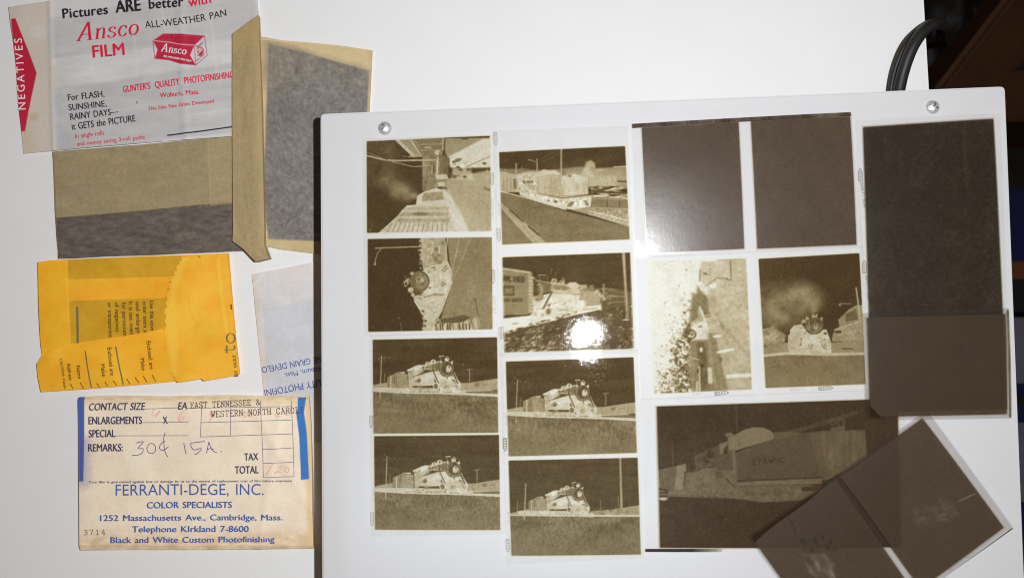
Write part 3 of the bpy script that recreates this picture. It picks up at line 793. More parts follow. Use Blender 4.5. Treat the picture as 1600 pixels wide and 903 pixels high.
    t.el(280, 650, 52, 60, .05); t.rg(280, 640, 52, 66, 6, .34, .7); t.el(282, 650, 28, 38, .6); t.el(290, 575, 12, 19, .62); t.el(130, 680, 10, 24, .4); t.el(215, 690, 14, 18, .34)
    t.li([(320, 425), (222, 615)], 15, .88); t.el(320, 402, 15, 16, .36); t.li([(300, 440), (205, 610)], 7, .0)
    t.po([(840, 378), (1060, 385), (1060, 400), (840, 392)], .46, .8, 4); t.li([(822, 430), (858, 402), (912, 486)], 14, .08); t.li([(925, 328), (928, 490)], 14, .28); t.el(932, 505, 14, 18, .1); t.li([(960, 470), (1060, 474)], 8, .3)
    for a, b in ((962, 440), (968, 495), (1000, 500), (990, 560)): t.el(a, b, 8, 8, .15)
    # boxcar
    p.poly([(60, 192), (290, 224), (318, 262), (320, 548), (230, 562), (60, 556)], .5, 1, 3)
    p.poly([(60, 188), (300, 222), (318, 250), (280, 236), (60, 204)], .28)
    p.poly([(280, 240), (320, 262), (320, 548), (284, 548)], .36)
    for k in range(11): p.line([(288, 268 + 26 * k), (318, 272 + 26 * k)], 5, .12)
    p.line([(90, 380), (280, 378)], 4, .3, .6); p.line([(90, 470), (280, 468)], 3, .35, .6)
    p.poly([(60, 332), (172, 335), (172, 410), (60, 408)], .8); p.poly([(95, 348), (160, 348), (160, 398), (95, 398)], .6)
    p.line([(100, 372), (155, 366)], 5, .3); p.line([(98, 390), (158, 386)], 4, .35)
    strokes(p, "AMLINED", (86, 296), (256, 306), 40, 8, .9)
    strokes(p, "UPER SERVICE", (90, 458), (242, 457), 24, 5, .85)
    p.line([(160, 628), (200, 626)], 5, .7)
    p.poly([(78, 545), (100, 545), (104, 570), (78, 568)], .6)
    # pale ballast and weeds
    g = p.mpoly([(60, 695), (130, 688), (260, 650), (400, 625), (640, 566), (850, 518), (1120, 470), (1120, 870), (60, 870)], 5)
    p.put(g, .84)
    n = p.nz(1.0, 1.0, 2)
    lowm = np.clip((p.PY - 500) / 45, 0, 1) * np.clip(1 - abs((p.PX - 835) / 75), .35, 1)
    p.put(np.clip((n - 1.0 + 1.2 * lowm) / 1.0, 0, 1) * g, .12, .85)
    p.addn(g, .05, 5, 5, 2)
    for k in range(30):
        x = 100 + k * 17; y = 690 - max(0, (x - 130)) * .285; p.ell(x, y + rng.normal(0, 5), 12, 8, rng.choice([.05, .85]), .8)
    p.poly([(1010, 60), (1034, 60), (1060, 590), (1046, 592)], .34); p.line([(1035, 80), (1058, 590)], 4, .1)
    p.line([(1020, 598), (1065, 600)], 9, .05); p.line([(900, 545), (940, 595)], 7, .3, .7)
# simple capitals for lettering inside the pictures
CAPS = {'A': [[(0, 0), (.5, 1), (1, 0)], [(.2, .35), (.8, .35)]], 'M': [[(0, 0), (0, 1), (.5, .3), (1, 1), (1, 0)]], 'L': [[(0, 1), (0, 0), (.9, 0)]],
        'I': [[(.5, 0), (.5, 1)]], 'N': [[(0, 0), (0, 1), (1, 0), (1, 1)]], 'E': [[(.95, 1), (0, 1), (0, 0), (.95, 0)], [(0, .5), (.8, .5)]],
        'D': [[(0, 0), (0, 1), (.6, 1), (1, .7), (1, .3), (.6, 0), (0, 0)]], 'U': [[(0, 1), (0, .2), (.3, 0), (.7, 0), (1, .2), (1, 1)]],
        'P': [[(0, 0), (0, 1), (.8, 1), (1, .75), (.8, .5), (0, .5)]], 'R': [[(0, 0), (0, 1), (.8, 1), (1, .75), (.8, .5), (0, .5)], [(.5, .5), (1, 0)]],
        'S': [[(1, .85), (.7, 1), (.2, 1), (0, .75), (.3, .55), (.8, .42), (1, .2), (.7, 0), (.2, 0), (0, .15)]], 'V': [[(0, 1), (.5, 0), (1, 1)]],
        'C': [[(1, .8), (.7, 1), (.3, 1), (0, .7), (0, .3), (.3, 0), (.7, 0), (1, .2)]], 'T': [[(0, 1), (1, 1)], [(.5, 1), (.5, 0)]],
        'W': [[(0, 1), (.25, 0), (.5, .7), (.75, 0), (1, 1)]], '&': [[(1, .4), (.6, 0), (.2, 0), (0, .25), (.6, .75), (.5, 1), (.25, .95), (.25, .75), (1, 0)]], ' ': []}
def strokes(p, st, a, b, h, w, v, al=1):
    n = len(st); dx = (b[0] - a[0]) / n; dy = (b[1] - a[1]) / n
    for i, c in enumerate(st):
        for pl in CAPS[c]:
            p.line([(a[0] + dx * (i + q[0] * .72), a[1] + dy * i - q[1] * h) for q in pl], w, v, al)

def fC1(p):
    p.addn(p.mpoly([(60, 150), (1020, 150), (1020, 400), (60, 400)]), .02, 20, 4, 2)
    p.poly([(60, 330), (420, 345), (540, 332), (660, 318), (780, 330), (985, 316), (1020, 316), (1020, 470), (60, 470)], .52, 1, 14)
    p.poly([(780, 338), (1020, 320), (1020, 560), (740, 560)], .46, 1, 6); p.line([(785, 345), (830, 342)], 10, .25); p.line([(900, 322), (1000, 316)], 8, .25)
    p.poly([(560, 345), (700, 340), (960, 350), (1000, 400), (960, 455), (560, 420)], .34, .7, 40)
    m = p.mpoly([(648, 400), (690, 330), (705, 286), (740, 273), (768, 295), (772, 350), (800, 400), (920, 390), (915, 470), (650, 450)], 14)
    p.put(m, .34); p.addn(m, .09, 2.5, 2.5, 2)
    # train
    p.poly([(60, 352), (130, 355), (190, 372), (235, 380), (240, 500), (60, 500)], .28, 1, 6)
    for x in (122, 145, 172): p.line([(x, 410), (x + 2, 488)], 7, .5, .8, 6)
    p.poly([(190, 405), (212, 405), (214, 478), (194, 478)], .7, .8, 6)
    p.poly([(218, 375), (300, 365), (360, 372), (368, 520), (236, 505)], .2, 1, 8)
    p.addn(p.mpoly([(218, 375), (360, 372), (368, 520), (236, 505)]), .13, 1.5, 1.5, 2)
    p.flecks(p.mpoly([(255, 380), (335, 375), (330, 440), (260, 440)], 10), .4, 1.2, .78, .8)
    p.poly([(355, 365), (408, 338), (440, 346), (490, 345), (534, 374), (534, 400), (360, 410)], .15, 1, 12); p.poly([(225, 375), (300, 352), (365, 355), (370, 420), (230, 420)], .18, .8, 14); p.poly([(640, 385), (720, 372), (800, 385), (905, 380), (915, 460), (740, 470), (700, 410)], .26, .75, 24)
    p.poly([(362, 392), (450, 372), (528, 376), (542, 540), (368, 512)], .31, 1, 10); p.poly([(362, 392), (430, 374), (440, 520), (368, 512)], .22, .7, 40); p.addn(p.mpoly([(362, 392), (528, 376), (542, 540), (368, 512)], 10), .03, 1, 5, 2); p.line([(420, 465), (505, 478)], 12, .4, .5, 12); p.poly([(520, 376), (532, 376), (545, 540), (532, 540)], .3)
    p.line([(365, 505), (540, 540)], 4, .5, .35)
    p.poly([(530, 392), (600, 376), (650, 380), (716, 405), (722, 516), (545, 540)], .2, 1, 10); p.addn(p.mpoly([(530, 392), (716, 405), (722, 516), (545, 540)], 10), .03, 1, 5, 2); p.poly([(535, 385), (600, 372), (660, 380), (716, 400), (716, 425), (535, 420)], .13, .8, 12); p.line([(545, 526), (720, 514)], 4, .6, .8)
    p.ell(590, 385, 14, 10, .5); p.ell(625, 382, 12, 10, .1)
    p.poly([(236, 500), (366, 515), (545, 545), (745, 520), (740, 600), (640, 625), (540, 615), (380, 570), (236, 520)], .12, 1, 4)
    p.addn(p.mpoly([(240, 500), (545, 545), (745, 520), (700, 605), (540, 600)], 6), .12, 1.3, 1.3, 2)
    p.addn(p.mpoly([(240, 500), (545, 545), (745, 520), (700, 605), (540, 600)], 6), .06, .8, .8)
    for k in (0, 1, 2): p.line([(572 + 12 * k, 600), (600 + 10 * k, 568)], 6, .7)
    for k in (0, 1, 2): p.line([(690 + 9 * k, 558), (708 + 7 * k, 592)], 5, .7)
    p.ell(490, 566, 12, 7, .75); p.ell(440, 560, 9, 6, .6)
    # right: parked cars, wall, tracks
    m = p.mpoly([(735, 455), (1010, 460), (1010, 545), (745, 535)], 4); p.put(m, .5); p.addn(m, .3, 5, 1.3, 2)
    p.line([(740, 490), (860, 500), (1000, 508)], 14, .85); p.line([(745, 520), (1000, 540)], 6, .1); p.line([(930, 422), (1000, 425)], 12, .72)
    p.poly([(742, 552), (1010, 556), (1010, 612), (745, 600)], .56, 1, 3)
    for x in (852, 940): p.line([(x, 556), (x + 2, 606)], 6, .8)
    p.poly([(735, 600), (1010, 612), (1010, 750), (740, 660), (600, 625)], .4, 1, 6); p.addn(p.mpoly([(740, 610), (1010, 620), (1010, 690), (780, 660)], 20), .1, 1.6, 1.6, 2)
    for k in range(8): p.line([(760 + 34 * k, 655 + 9 * k), (830 + 30 * k, 642 + 9 * k)], 7, .14)
    for k in range(2): p.line([(720, 632 + 22 * k), (1010, 700 + 30 * k)], 5, .1)
    # street
    p.poly([(60, 492), (300, 552), (540, 628), (760, 682), (1010, 748), (1010, 900), (60, 900)], .6, 1, 3)
    m = p.mpoly([(60, 500), (1010, 760), (1010, 900), (60, 900)]); p.addn(m, .012, 1.5, 1.5); p.addn(m, .02, 20, 5, 2)
    p.line([(60, 484), (300, 545), (560, 622)], 10, .12, .9, 6)
    p.poly([(60, 548), (105, 575), (250, 690), (430, 862), (340, 870), (200, 720), (60, 560)], .34, 1, 3)
    p.line([(105, 590), (250, 720), (360, 862)], 4, .5); p.line([(165, 625), (262, 708)], 7, .92); p.line([(298, 740), (368, 800)], 8, .92)
    p.poly([(60, 620), (230, 790), (330, 870), (60, 870)], .52, .6, 60)
    p.poly([(523, 190), (536, 190), (535, 375), (524, 375)], .34); p.line([(358, 268), (360, 356)], 9, .32); p.line([(211, 298), (211, 376)], 11, .36)
    p.line([(296, 272), (325, 276), (358, 292)], 7, .4); p.line([(360, 278), (520, 196)], 4, .7); p.line([(375, 300), (523, 222)], 4, .66); p.line([(270, 310), (520, 240)], 3, .8); p.line([(230, 335), (300, 333)], 4, .5); p.line([(250, 318), (250, 360)], 5, .5)

def fA1(p):
    p.put(np.ones(p.PX.shape), .92)
    smoke(p, ((240, 160, 100, .6), (130, 130, 80, .66), (180, 400, 100, .62), (250, 440, 80, .52), (300, 470, 80, .48), (370, 520, 70, .42), (330, 560, 50, .46), (440, 560, 45, .34), (475, 568, 28, .22), (190, 300, 120, .66), (400, 590, 36, .4)))
    p.poly([(320, 90), (560, 85), (545, 240), (460, 236)], .42); p.poly([(450, 85), (720, 85), (710, 190), (545, 250), (500, 200)], .56, 1, 3)
    p.line([(325, 105), (462, 236)], 26, .2); p.line([(440, 105), (525, 235)], 12, .25); p.line([(470, 105), (545, 225)], 5, .3)
    p.line([(500, 140), (700, 135)], 6, .35); p.line([(530, 190), (690, 185)], 6, .3); p.line([(555, 165), (605, 168)], 10, .2)
    p.poly([(530, 235), (640, 190), (700, 200), (720, 450), (660, 500), (535, 528)], .5, 1, 3)
    p.addn(p.mpoly([(535, 235), (700, 200), (700, 480), (540, 520)], 6), .09, 2, 2, 2)
    p.ell(660, 208, 26, 20, .15); p.line([(660, 250), (655, 420)], 12, .12); p.line([(630, 310), (628, 380)], 8, .85); p.line([(615, 310), (613, 380)], 6, .2)
    p.poly([(672, 200), (750, 260), (752, 380), (678, 385)], .6, .9, 4)
    p.poly([(705, 90), (1050, 85), (760, 245), (735, 262)], .42, 1, 4); p.line([(718, 95), (715, 190), (742, 262)], 13, .72); p.line([(705, 95), (702, 190)], 8, .2)
    p.poly([(755, 240), (1040, 88), (1130, 84), (1130, 330), (860, 338), (760, 330)], .1, 1, 16); m = p.mpoly([(760, 260), (960, 300), (960, 440), (740, 420)], 30); p.addn(m, .16, 2.2, 1.2, 2)
    p.poly([(775, 285), (820, 255), (862, 252), (850, 275), (790, 300)], .66, .9, 6); p.line([(900, 325), (1090, 238)], 7, .5); p.ell(885, 93, 30, 8, .75)
    p.poly([(715, 440), (800, 400), (940, 380), (1130, 345), (1130, 900), (860, 900), (770, 640)], .34, 1, 20)
    p.poly([(780, 330), (930, 330), (960, 430), (780, 430)], .18, .8, 20)
    for a, b in ((800, 410), (850, 350), (915, 348), (885, 408), (1048, 298), (1085, 345), (830, 330)): p.ell(a, b, 18, 11, .78, .8, 6)
    p.line([(770, 420), (790, 395), (850, 405)], 6, .75); p.poly([(1040, 495), (1095, 505), (1095, 530), (1045, 510)], .55, 1, 4); p.line([(1068, 350), (1068, 490)], 8, .3)
    p.poly([(780, 600), (1100, 820), (1100, 900), (800, 900)], .28, .6, 120)
    # train seen along its roof
    p.poly([(160, 880), (330, 730), (360, 690), (400, 650), (480, 640), (490, 570), (560, 525), (650, 500), (720, 520), (765, 640), (860, 880)], .16, 1, 4)
    p.poly([(700, 500), (740, 520), (850, 700), (930, 880), (830, 880), (750, 620)], .08, .9, 30)
    p.poly([(540, 545), (700, 530), (715, 600), (530, 610)], .4, 1, 8)
    for (y, h, x0, x1, v) in ((660, 26, 420, 745, .36), (702, 34, 370, 745, .44), (752, 34, 340, 755, .4)): p.poly([(x0, y), (x1, y - 4), (x1 + 8, y + h), (x0 - 30, y + h)], v - .05, .9, 16)
    p.ell(520, 716, 70, 14, .6, .8, 8)
    for k in range(13): p.line([(280 + 38 * k, 795), (235 + 42 * k, 880)], 11, .38, .9, 5)
    p.addn(p.mpoly([(170, 870), (480, 640), (650, 500), (765, 640), (860, 880)], 10), .045, 1.2, 1.2, 2)
    p.poly([(400, 645), (480, 640), (500, 560), (560, 525), (540, 560), (515, 640), (420, 668)], .1, 1, 5)
    p.poly([(640, 390), (740, 385), (750, 430), (650, 430)], .12, .9, 10); p.poly([(660, 455), (720, 450), (725, 490), (665, 490)], .1, .9, 8)
    p.line([(70, 232), (220, 268), (330, 274), (665, 268)], 13, .24); p.line([(70, 205), (240, 268)], 7, .5); p.line([(280, 282), (460, 325), (600, 315)], 7, .3)
    p.line([(360, 236), (400, 240), (530, 238)], 8, .3); p.addn(p.mline([(360, 236), (480, 236)], 22), .2, 1.5, 1.5)
    p.poly([(1090, 60), (1140, 60), (1140, 900), (1110, 900)], .05, 1, 6)
    p.ell(98, 850, 5, 5, .3)

def fA2(p):
    p.put(np.ones(p.PX.shape), .97)
    p.poly([(735, 40), (1140, 40), (1140, 870), (600, 870), (690, 720), (780, 440)], .5, 1, 4)
    p.poly([(880, 40), (1140, 40), (1140, 500), (900, 300)], .56, .8, 120); p.addn(p.mpoly([(740, 60), (1120, 60), (1120, 830), (700, 800)]), .015, 1.5, 1.5)
    t = Tr(p, lambda a: 371.9 + a * .8535, lambda b: 79.7 + b * .8535, .8535)
    trees = [(150, -30), (412, -30), (440, 210), (350, 245), (200, 295), (182, 210), (160, 150), (172, 70)]
    t.po(trees, .3, 1, 8); t.nz(trees, .09, 1.6, 1.6); t.po([(270, -30), (410, -30), (430, 200), (330, 230), (290, 120)], .4, .6, 20)
    for a in ([(295, 70), (295, 112)], [(360, 60), (350, 130)], [(285, 20), (300, 60)]): t.li(a, 9, .1)
    for a, b, c, d in ((320, 190, 22, 26, ), (322, 92, 22, 18), (345, 150, 14, 20), (290, 150, 10, 26), (390, 30, 12, 20), (360, 215, 18, 12)): t.el(a, b, c, d, .62, .75, 10)
    for q in range(14): t.el(168 + rng.normal(0, 8), -10 + q * 22, 12, 10, .35 if q % 2 else .9, .9, 6)
    body = [(190, 300), (350, 242), (440, 210), (468, 280), (482, 420), (430, 560), (380, 700), (335, 770), (310, 900), (190, 900), (200, 760), (158, 672), (110, 600), (100, 548), (190, 515)]
    t.po(body, .2, 1, 10); t.po([(200, 330), (440, 260), (470, 420), (400, 560), (200, 520)], .14, .8, 40); t.po([(130, 590), (300, 560), (390, 600), (330, 760), (200, 750)], .17, .8, 40); t.nz(body, .05, 1.4, 1.4)
    for q in range(9): t.el(198 + rng.normal(0, 8), 690 + q * 24, 14, 10, .3 if q % 2 else .9, .9, 6)
    t.li([(120, 600), (165, 672)], 12, .1); t.li([(310, 260), (312, 510)], 4, .42); t.li([(345, 250), (350, 540)], 4, .34); t.el(290, 267, 27, 8, .76, .9, 5); t.li([(205, 288), (345, 242)], 9, .06); t.el(252, 314, 8, 6, .75); t.el(308, 294, 14, 6, .5)
    for a in ([(383, 300), (428, 250)], [(400, 308), (440, 268)], [(378, 412), (402, 440)], [(396, 410), (420, 434)], [(370, 430), (386, 446)]): t.li(a, 8, .68)
    t.li([(200, 556), (250, 545), (305, 530)], 9, .58); t.el(316, 528, 24, 13, .5, .9, 8); t.el(372, 532, 30, 13, .46, .9, 10); t.el(265, 466, 8, 8, .7); t.li([(250, 466), (340, 455)], 4, .4); t.li([(390, 230), (392, 520)], 4, .3)
    t.el(168, 404, 96, 102, .34); t.el(164, 402, 90, 96, .62); t.arc(164, 402, 88, 92, -1.5, 1.7, 13, .74); t.arc(164, 402, 74, 78, -1.6, 1.6, 7, .42, .8); t.nz([(75, 310), (255, 310), (255, 500), (75, 500)], .07, 1.1, 1.1); t.po([(80, 440), (200, 500), (180, 550), (110, 520)], .74, .8, 24); t.po([(75, 340), (110, 310), (130, 480), (90, 470)], .7, .7, 20)
    for q in range(12):
        a = -1.4 + q * .3; t.el(160 + 62 * math.cos(a), 400 + 64 * math.sin(a), 6, 6, .36)
    t.el(165, 386, 40, 34, .38, 1, 8); t.el(155, 380, 15, 12, .72); t.el(192, 392, 14, 18, .24, .9, 6); t.el(150, 410, 10, 8, .55)
    t.el(90, 325, 18, 17, .3, 1, 5); t.el(76, 486, 28, 28, .24, 1, 6); t.el(97, 532, 20, 20, .28, 1, 6); t.el(165, 560, 24, 20, .2, .8, 8); t.li([(150, 560), (190, 580)], 6, .7); t.li([(188, 520), (192, 580)], 7, .15)
    t.el(45, 400, 26, 30, .5, .8, 8); t.li([(10, 405), (20, 452), (50, 440)], 8, .2); t.li([(15, 410), (60, 374)], 8, .2); t.li([(15, 352), (30, 366)], 6, .4); t.el(45, 400, 10, 10, .25); t.el(50, 420, 8, 6, .2)
    p.ell(515, 265, 14, 8, .6)
    p.line([(145, 148), (515, 136)], 10, .32); p.line([(195, 150), (160, 190), (146, 240), (140, 285)], 8, .42); p.ell(140, 280, 9, 14, .35)
    p.line([(742, 65), (724, 262)], 7, .16); p.line([(840, 65), (792, 290), (770, 420)], 6, .26); p.line([(935, 62), (830, 320), (790, 410)], 5, .32)
    p.poly([(690, 735), (760, 725), (880, 700), (930, 720), (850, 775), (690, 775)], .78, .9, 10)
    m = p.mpoly([(640, 770), (840, 765), (990, 720), (1005, 740), (1000, 870), (640, 870)], 8); p.put(m, .32); p.addn(m, .1, 1.2, 5, 2)
    for x in (645, 680, 700, 740, 760, 840, 868, 895, 920): p.line([(x, 775), (x + 8, 870)], 9, .82)
    p.line([(972, 575), (996, 705)], 9, .68); p.ell(970, 572, 14, 9, .72); p.line([(800, 680), (802, 720)], 6, .7)
    p.ell(660, 742, 20, 16, .4); p.line([(355, 770), (360, 830)], 8, .6)
    p.specks(p.mpoly([(90, 80), (480, 80), (430, 800), (90, 800)]), 18, .5)

def fF1(p):
    p.put(np.ones(p.PX.shape), .02)
    p.poly([(360, 240), (470, 250), (480, 450), (640, 520), (700, 600), (700, 850), (330, 850), (300, 700)], .3, 1, 30)
    p.poly([(470, 80), (660, 80), (700, 850), (560, 850), (470, 400)], .27, .9, 20)
    p.poly([(640, 300), (700, 300), (700, 850), (640, 850)], .34, .6, 60)
    p.poly([(380, 105), (545, 98), (548, 205), (400, 245), (370, 190)], .2, 1, 8); p.line([(545, 100), (547, 205)], 7, .62); p.line([(520, 205), (548, 208)], 6, .55); p.line([(405, 245), (470, 195), (530, 200)], 8, .48); p.line([(375, 150), (372, 215)], 10, .4); p.line([(430, 110), (430, 180)], 5, .4)
    p.ell(402, 172, 10, 6, .6); p.line([(395, 165), (420, 180)], 4, .65); p.ell(392, 270, 30, 30, .1, .9, 10)
    p.poly([(360, 250), (410, 300), (430, 420), (390, 420), (355, 340)], .62, .9, 14); p.line([(470, 400), (500, 480)], 18, .5, .7, 14)
    p.poly([(330, 280), (372, 290), (360, 420), (310, 460)], .58, .9, 14)
    p.line([(372, 360), (410, 470), (470, 700), (500, 830)], 9, .06); p.line([(385, 380), (440, 560), (520, 830)], 7, .1); p.poly([(420, 500), (460, 520), (530, 830), (470, 830)], .56, .85, 8)
    p.poly([(310, 540), (420, 520), (470, 830), (330, 830)], .56, .9, 40)
    p.poly([(355, 560), (400, 555), (430, 830), (380, 830)], .74, .85, 16)
    p.poly([(290, 460), (400, 440), (418, 540), (330, 545), (285, 520)], .08, .95, 10); p.ell(375, 470, 12, 5, .6)
    p.ell(323, 514, 30, 28, .8); p.ell(322, 514, 22, 20, .1); p.ell(326, 514, 11, 11, .75); p.ell(292, 515, 13, 13, .85); p.ell(290, 515, 6, 6, .05)
    for k in range(7): p.line([(395 + 6 * k, 410 + 15 * k), (425 + 6 * k, 405 + 15 * k)], 5, .1)
    p.poly([(445, 520), (495, 515), (497, 526), (447, 532)], .02); p.poly([(468, 608), (560, 590), (562, 603), (470, 622)], .0); p.poly([(522, 740), (668, 732), (668, 752), (524, 760)], .0)
    p.line([(620, 400), (660, 560)], 30, .18, .5, 30); p.line([(500, 470), (660, 640)], 14, .5, .35, 20)
    p.ell(380, 600, 9, 14, .02); p.ell(382, 690, 14, 8, .9); p.ell(362, 720, 7, 12, .85); p.line([(370, 690), (372, 830)], 6, .08); p.line([(358, 780), (356, 830)], 7, .1); p.poly([(415, 700), (440, 700), (445, 790), (420, 790)], .12, .9, 6)
    p.line([(300, 640), (370, 655)], 4, .1); p.ell(490, 655, 9, 14, .7, .8)
    # blown-out foliage: flecks, denser towards the track and the bottom
    cx, cy, k = p.cx, p.cy, p.k
    qx = (p.PX - cx) * k; qy = (p.PY - cy) * k
    reg = np.clip((qx - 95) / 60, 0, 1) * np.clip((340 - qx) / 25, 0, 1)
    n = p.nz(1.0, 1.0, 2)
    dens = 2.3 - 1.4 * np.clip((qx - 120) / 190, 0, 1) * np.clip((qy - 200) / 300, 0, 1.2) - 1.3 * np.clip((qy - 640) / 190, 0, 1)
    edge = np.clip((qx - (120 + 150 * np.clip((560 - qy) / 450, -.6, 1))) / 60, -2, 2)
    dens = dens - .35 * edge
    p.put(np.clip((n - dens) * 2.2, 0, 1) * reg, .58)
    mm = p.mpoly([(300, 250), (700, 60), (700, 850), (330, 850)], 30); p.addn(mm, .05, 2.5, 2.5, 3)
    m = p.mpoly([(205, 600), (290, 480), (318, 430), (330, 560), (300, 660), (320, 760), (330, 850), (230, 850), (250, 720)], 16)
    p.put(np.clip((p.nz(1.5, 1.5, 2) + .35) * 2, 0, 1) * m, .76)
    p.put(np.clip((p.nz(1.5, 1.5, 2) - .5) * 2, 0, 1) * m, .02)
    p.poly([(60, 60), (105, 60), (112, 850), (60, 850)], .0, 1, 12)
    blur(p, 0.8)

def blur(p, sg):
    h, w = p.a.shape
    fy = np.fft.fftfreq(h)[:, None]; fx = np.fft.rfftfreq(w)[None, :]
    p.a = np.fft.irfft2(np.fft.rfft2(p.a) * np.exp(-2 * np.pi ** 2 * sg * sg * (fx ** 2 + fy ** 2)), s=p.a.shape)

def fF2(p):
    p.put(np.ones(p.PX.shape), .97)
    p.poly([(60, 60), (300, 60), (120, 300), (60, 300)], .88, .7, 120)
    smoke(p, ((385, 300, 60, .46), (350, 280, 60, .44), (290, 290, 85, .42), (200, 320, 90, .45), (140, 360, 90, .48), (240, 390, 100, .52), (400, 350, 36, .36), (400, 378, 18, .3), (170, 430, 80, .5), (320, 360, 70, .5), (120, 280, 60, .6)), .6)
    m = p.mpoly([(90, 490), (170, 470), (245, 520), (235, 560), (180, 590), (150, 640), (90, 650)], 14); p.put(m, .42); p.addn(m, .1, 2, 2, 2)
    for a in (135, 150, 165): p.line([(a, 590), (a + 3, 640)], 6, .8)
    p.poly([(538, 432), (600, 372), (640, 350), (720, 345), (720, 560), (500, 560), (520, 490), (545, 470)], .46, 1, 3)
    p.poly([(580, 400), (640, 370), (650, 430), (580, 445)], .72, .9, 5); p.poly([(515, 490), (660, 440), (720, 430), (720, 560), (500, 555)], .42, 1, 5); p.line([(520, 500), (550, 500)], 14, .9); p.line([(515, 488), (660, 440)], 5, .25)
    p.line([(500, 555), (560, 555)], 6, .85); p.addn(p.mpoly([(500, 500), (700, 470), (700, 600), (500, 600)], 10), .06, 2, 2, 2)
    p.line([(640, 252), (664, 435)], 10, .34); p.line([(548, 340), (610, 342)], 6, .5); p.ell(548, 348, 6, 7, .4)
    p.poly([(90, 600), (240, 560), (490, 560), (720, 545), (720, 620), (90, 640)], .46, 1, 6); p.line([(560, 595), (620, 595)], 6, .85)
    grass(p, [(60, 640), (300, 628), (500, 634), (720, 628), (720, 860), (60, 860)], .62, .03)
    p.poly([(60, 720), (720, 700), (720, 900), (60, 900)], .5, .6, 120)
    p.line([(60, 640), (250, 620), (480, 628), (720, 622)], 16, .2, .9, 5)
    t = Tr(p, lambda a: 234.9 + a * .3201, lambda b: 361.4 + b * .3201, .3201)
    body = [(60, 500), (100, 460), (100, 390), (170, 320), (300, 295), (370, 370), (460, 470), (560, 470), (680, 390), (740, 385), (785, 500), (822, 620), (830, 800), (400, 832), (90, 800), (60, 700)]
    t.po(body, .2, 1, 12); t.po([(65, 490), (280, 380), (290, 800), (90, 795)], .28, .7, 20); t.po([(380, 500), (560, 480), (580, 640), (380, 640)], .14, .8, 60); t.nz(body, .05, 1.2, 1.2)
    t.po([(110, 400), (170, 325), (300, 298), (330, 360), (270, 370), (120, 450)], .24, .8, 10); t.po([(640, 570), (810, 570), (825, 660), (640, 640)], .3, .7, 20); t.po([(480, 760), (640, 750), (640, 820), (480, 830)], .32, .7, 20)
    t.li([(265, 368), (345, 365)], 9, .72); t.li([(280, 380), (290, 620)], 6, .52); t.el(300, 560, 12, 26, .62, .9, 6); t.el(290, 652, 14, 30, .62, .9, 6); t.el(365, 455, 14, 14, .6); t.el(210, 548, 11, 10, .45); t.el(100, 710, 14, 8, .45); t.li([(300, 440), (370, 500)], 5, .36); t.li([(70, 560), (280, 545)], 5, .3, .7)
    t.el(525, 325, 158, 148, .64); t.po([(370, 180), (680, 180), (690, 300), (370, 300)], .8, .75, 40); t.nz([(370, 180), (690, 180), (690, 460), (370, 460)], .06, 1.2, 1.2)
    t.arc(520, 320, 160, 150, 1.75, 3.2, 15, .86); t.arc(520, 320, 162, 150, 0.3, 1.25, 14, .82); t.arc(525, 325, 115, 108, 0.2, 3.0, 22, .5, .8); t.rg(540, 330, 70, 80, 10, .7, .7)
    for q in range(9): t.el(432 + (q % 2) * 8, 245 + q * 17, 9, 7, .42)
    for q in range(5): t.el(630 - q * 4, 260 + q * 30, 8, 8, .46)
    t.el(550, 332, 46, 62, .44, 1, 8); t.el(548, 300, 15, 17, .76, 1, 4); t.el(550, 366, 30, 24, .38, .9, 6)
    t.po([(478, 182), (484, 132), (520, 108), (586, 120), (580, 182)], .36, 1, 4); t.el(540, 122, 16, 24, .86); t.li([(450, 92), (510, 95)], 10, .46); t.li([(590, 110), (610, 80)], 6, .6); t.el(490, 130, 10, 10, .6)
    t.el(402, 196, 34, 30, .34, 1, 6); t.el(342, 246, 42, 32, .38, 1, 6); t.el(310, 270, 18, 20, .42); t.el(655, 206, 24, 34, .4, 1, 6)
    t.el(720, 460, 21, 18, .96); t.li([(690, 400), (690, 500)], 5, .45); t.li([(600, 555), (790, 555)], 6, .46); t.el(705, 570, 10, 12, .52)
    for a in ([(415, 675), (450, 650)], [(415, 715), (502, 655)], [(460, 735), (502, 698)], [(655, 660), (712, 702)], [(700, 655), (746, 690)], [(668, 705), (740, 735)]): t.li(a, 11, .74)
    t.li([(830, 612), (903, 610)], 9, .85); t.po([(850, 480), (903, 370), (903, 600), (840, 600)], .42, .6, 14)
    p.specks(p.mpoly([(100, 90), (640, 70), (640, 240), (100, 300)]), 8, .4)

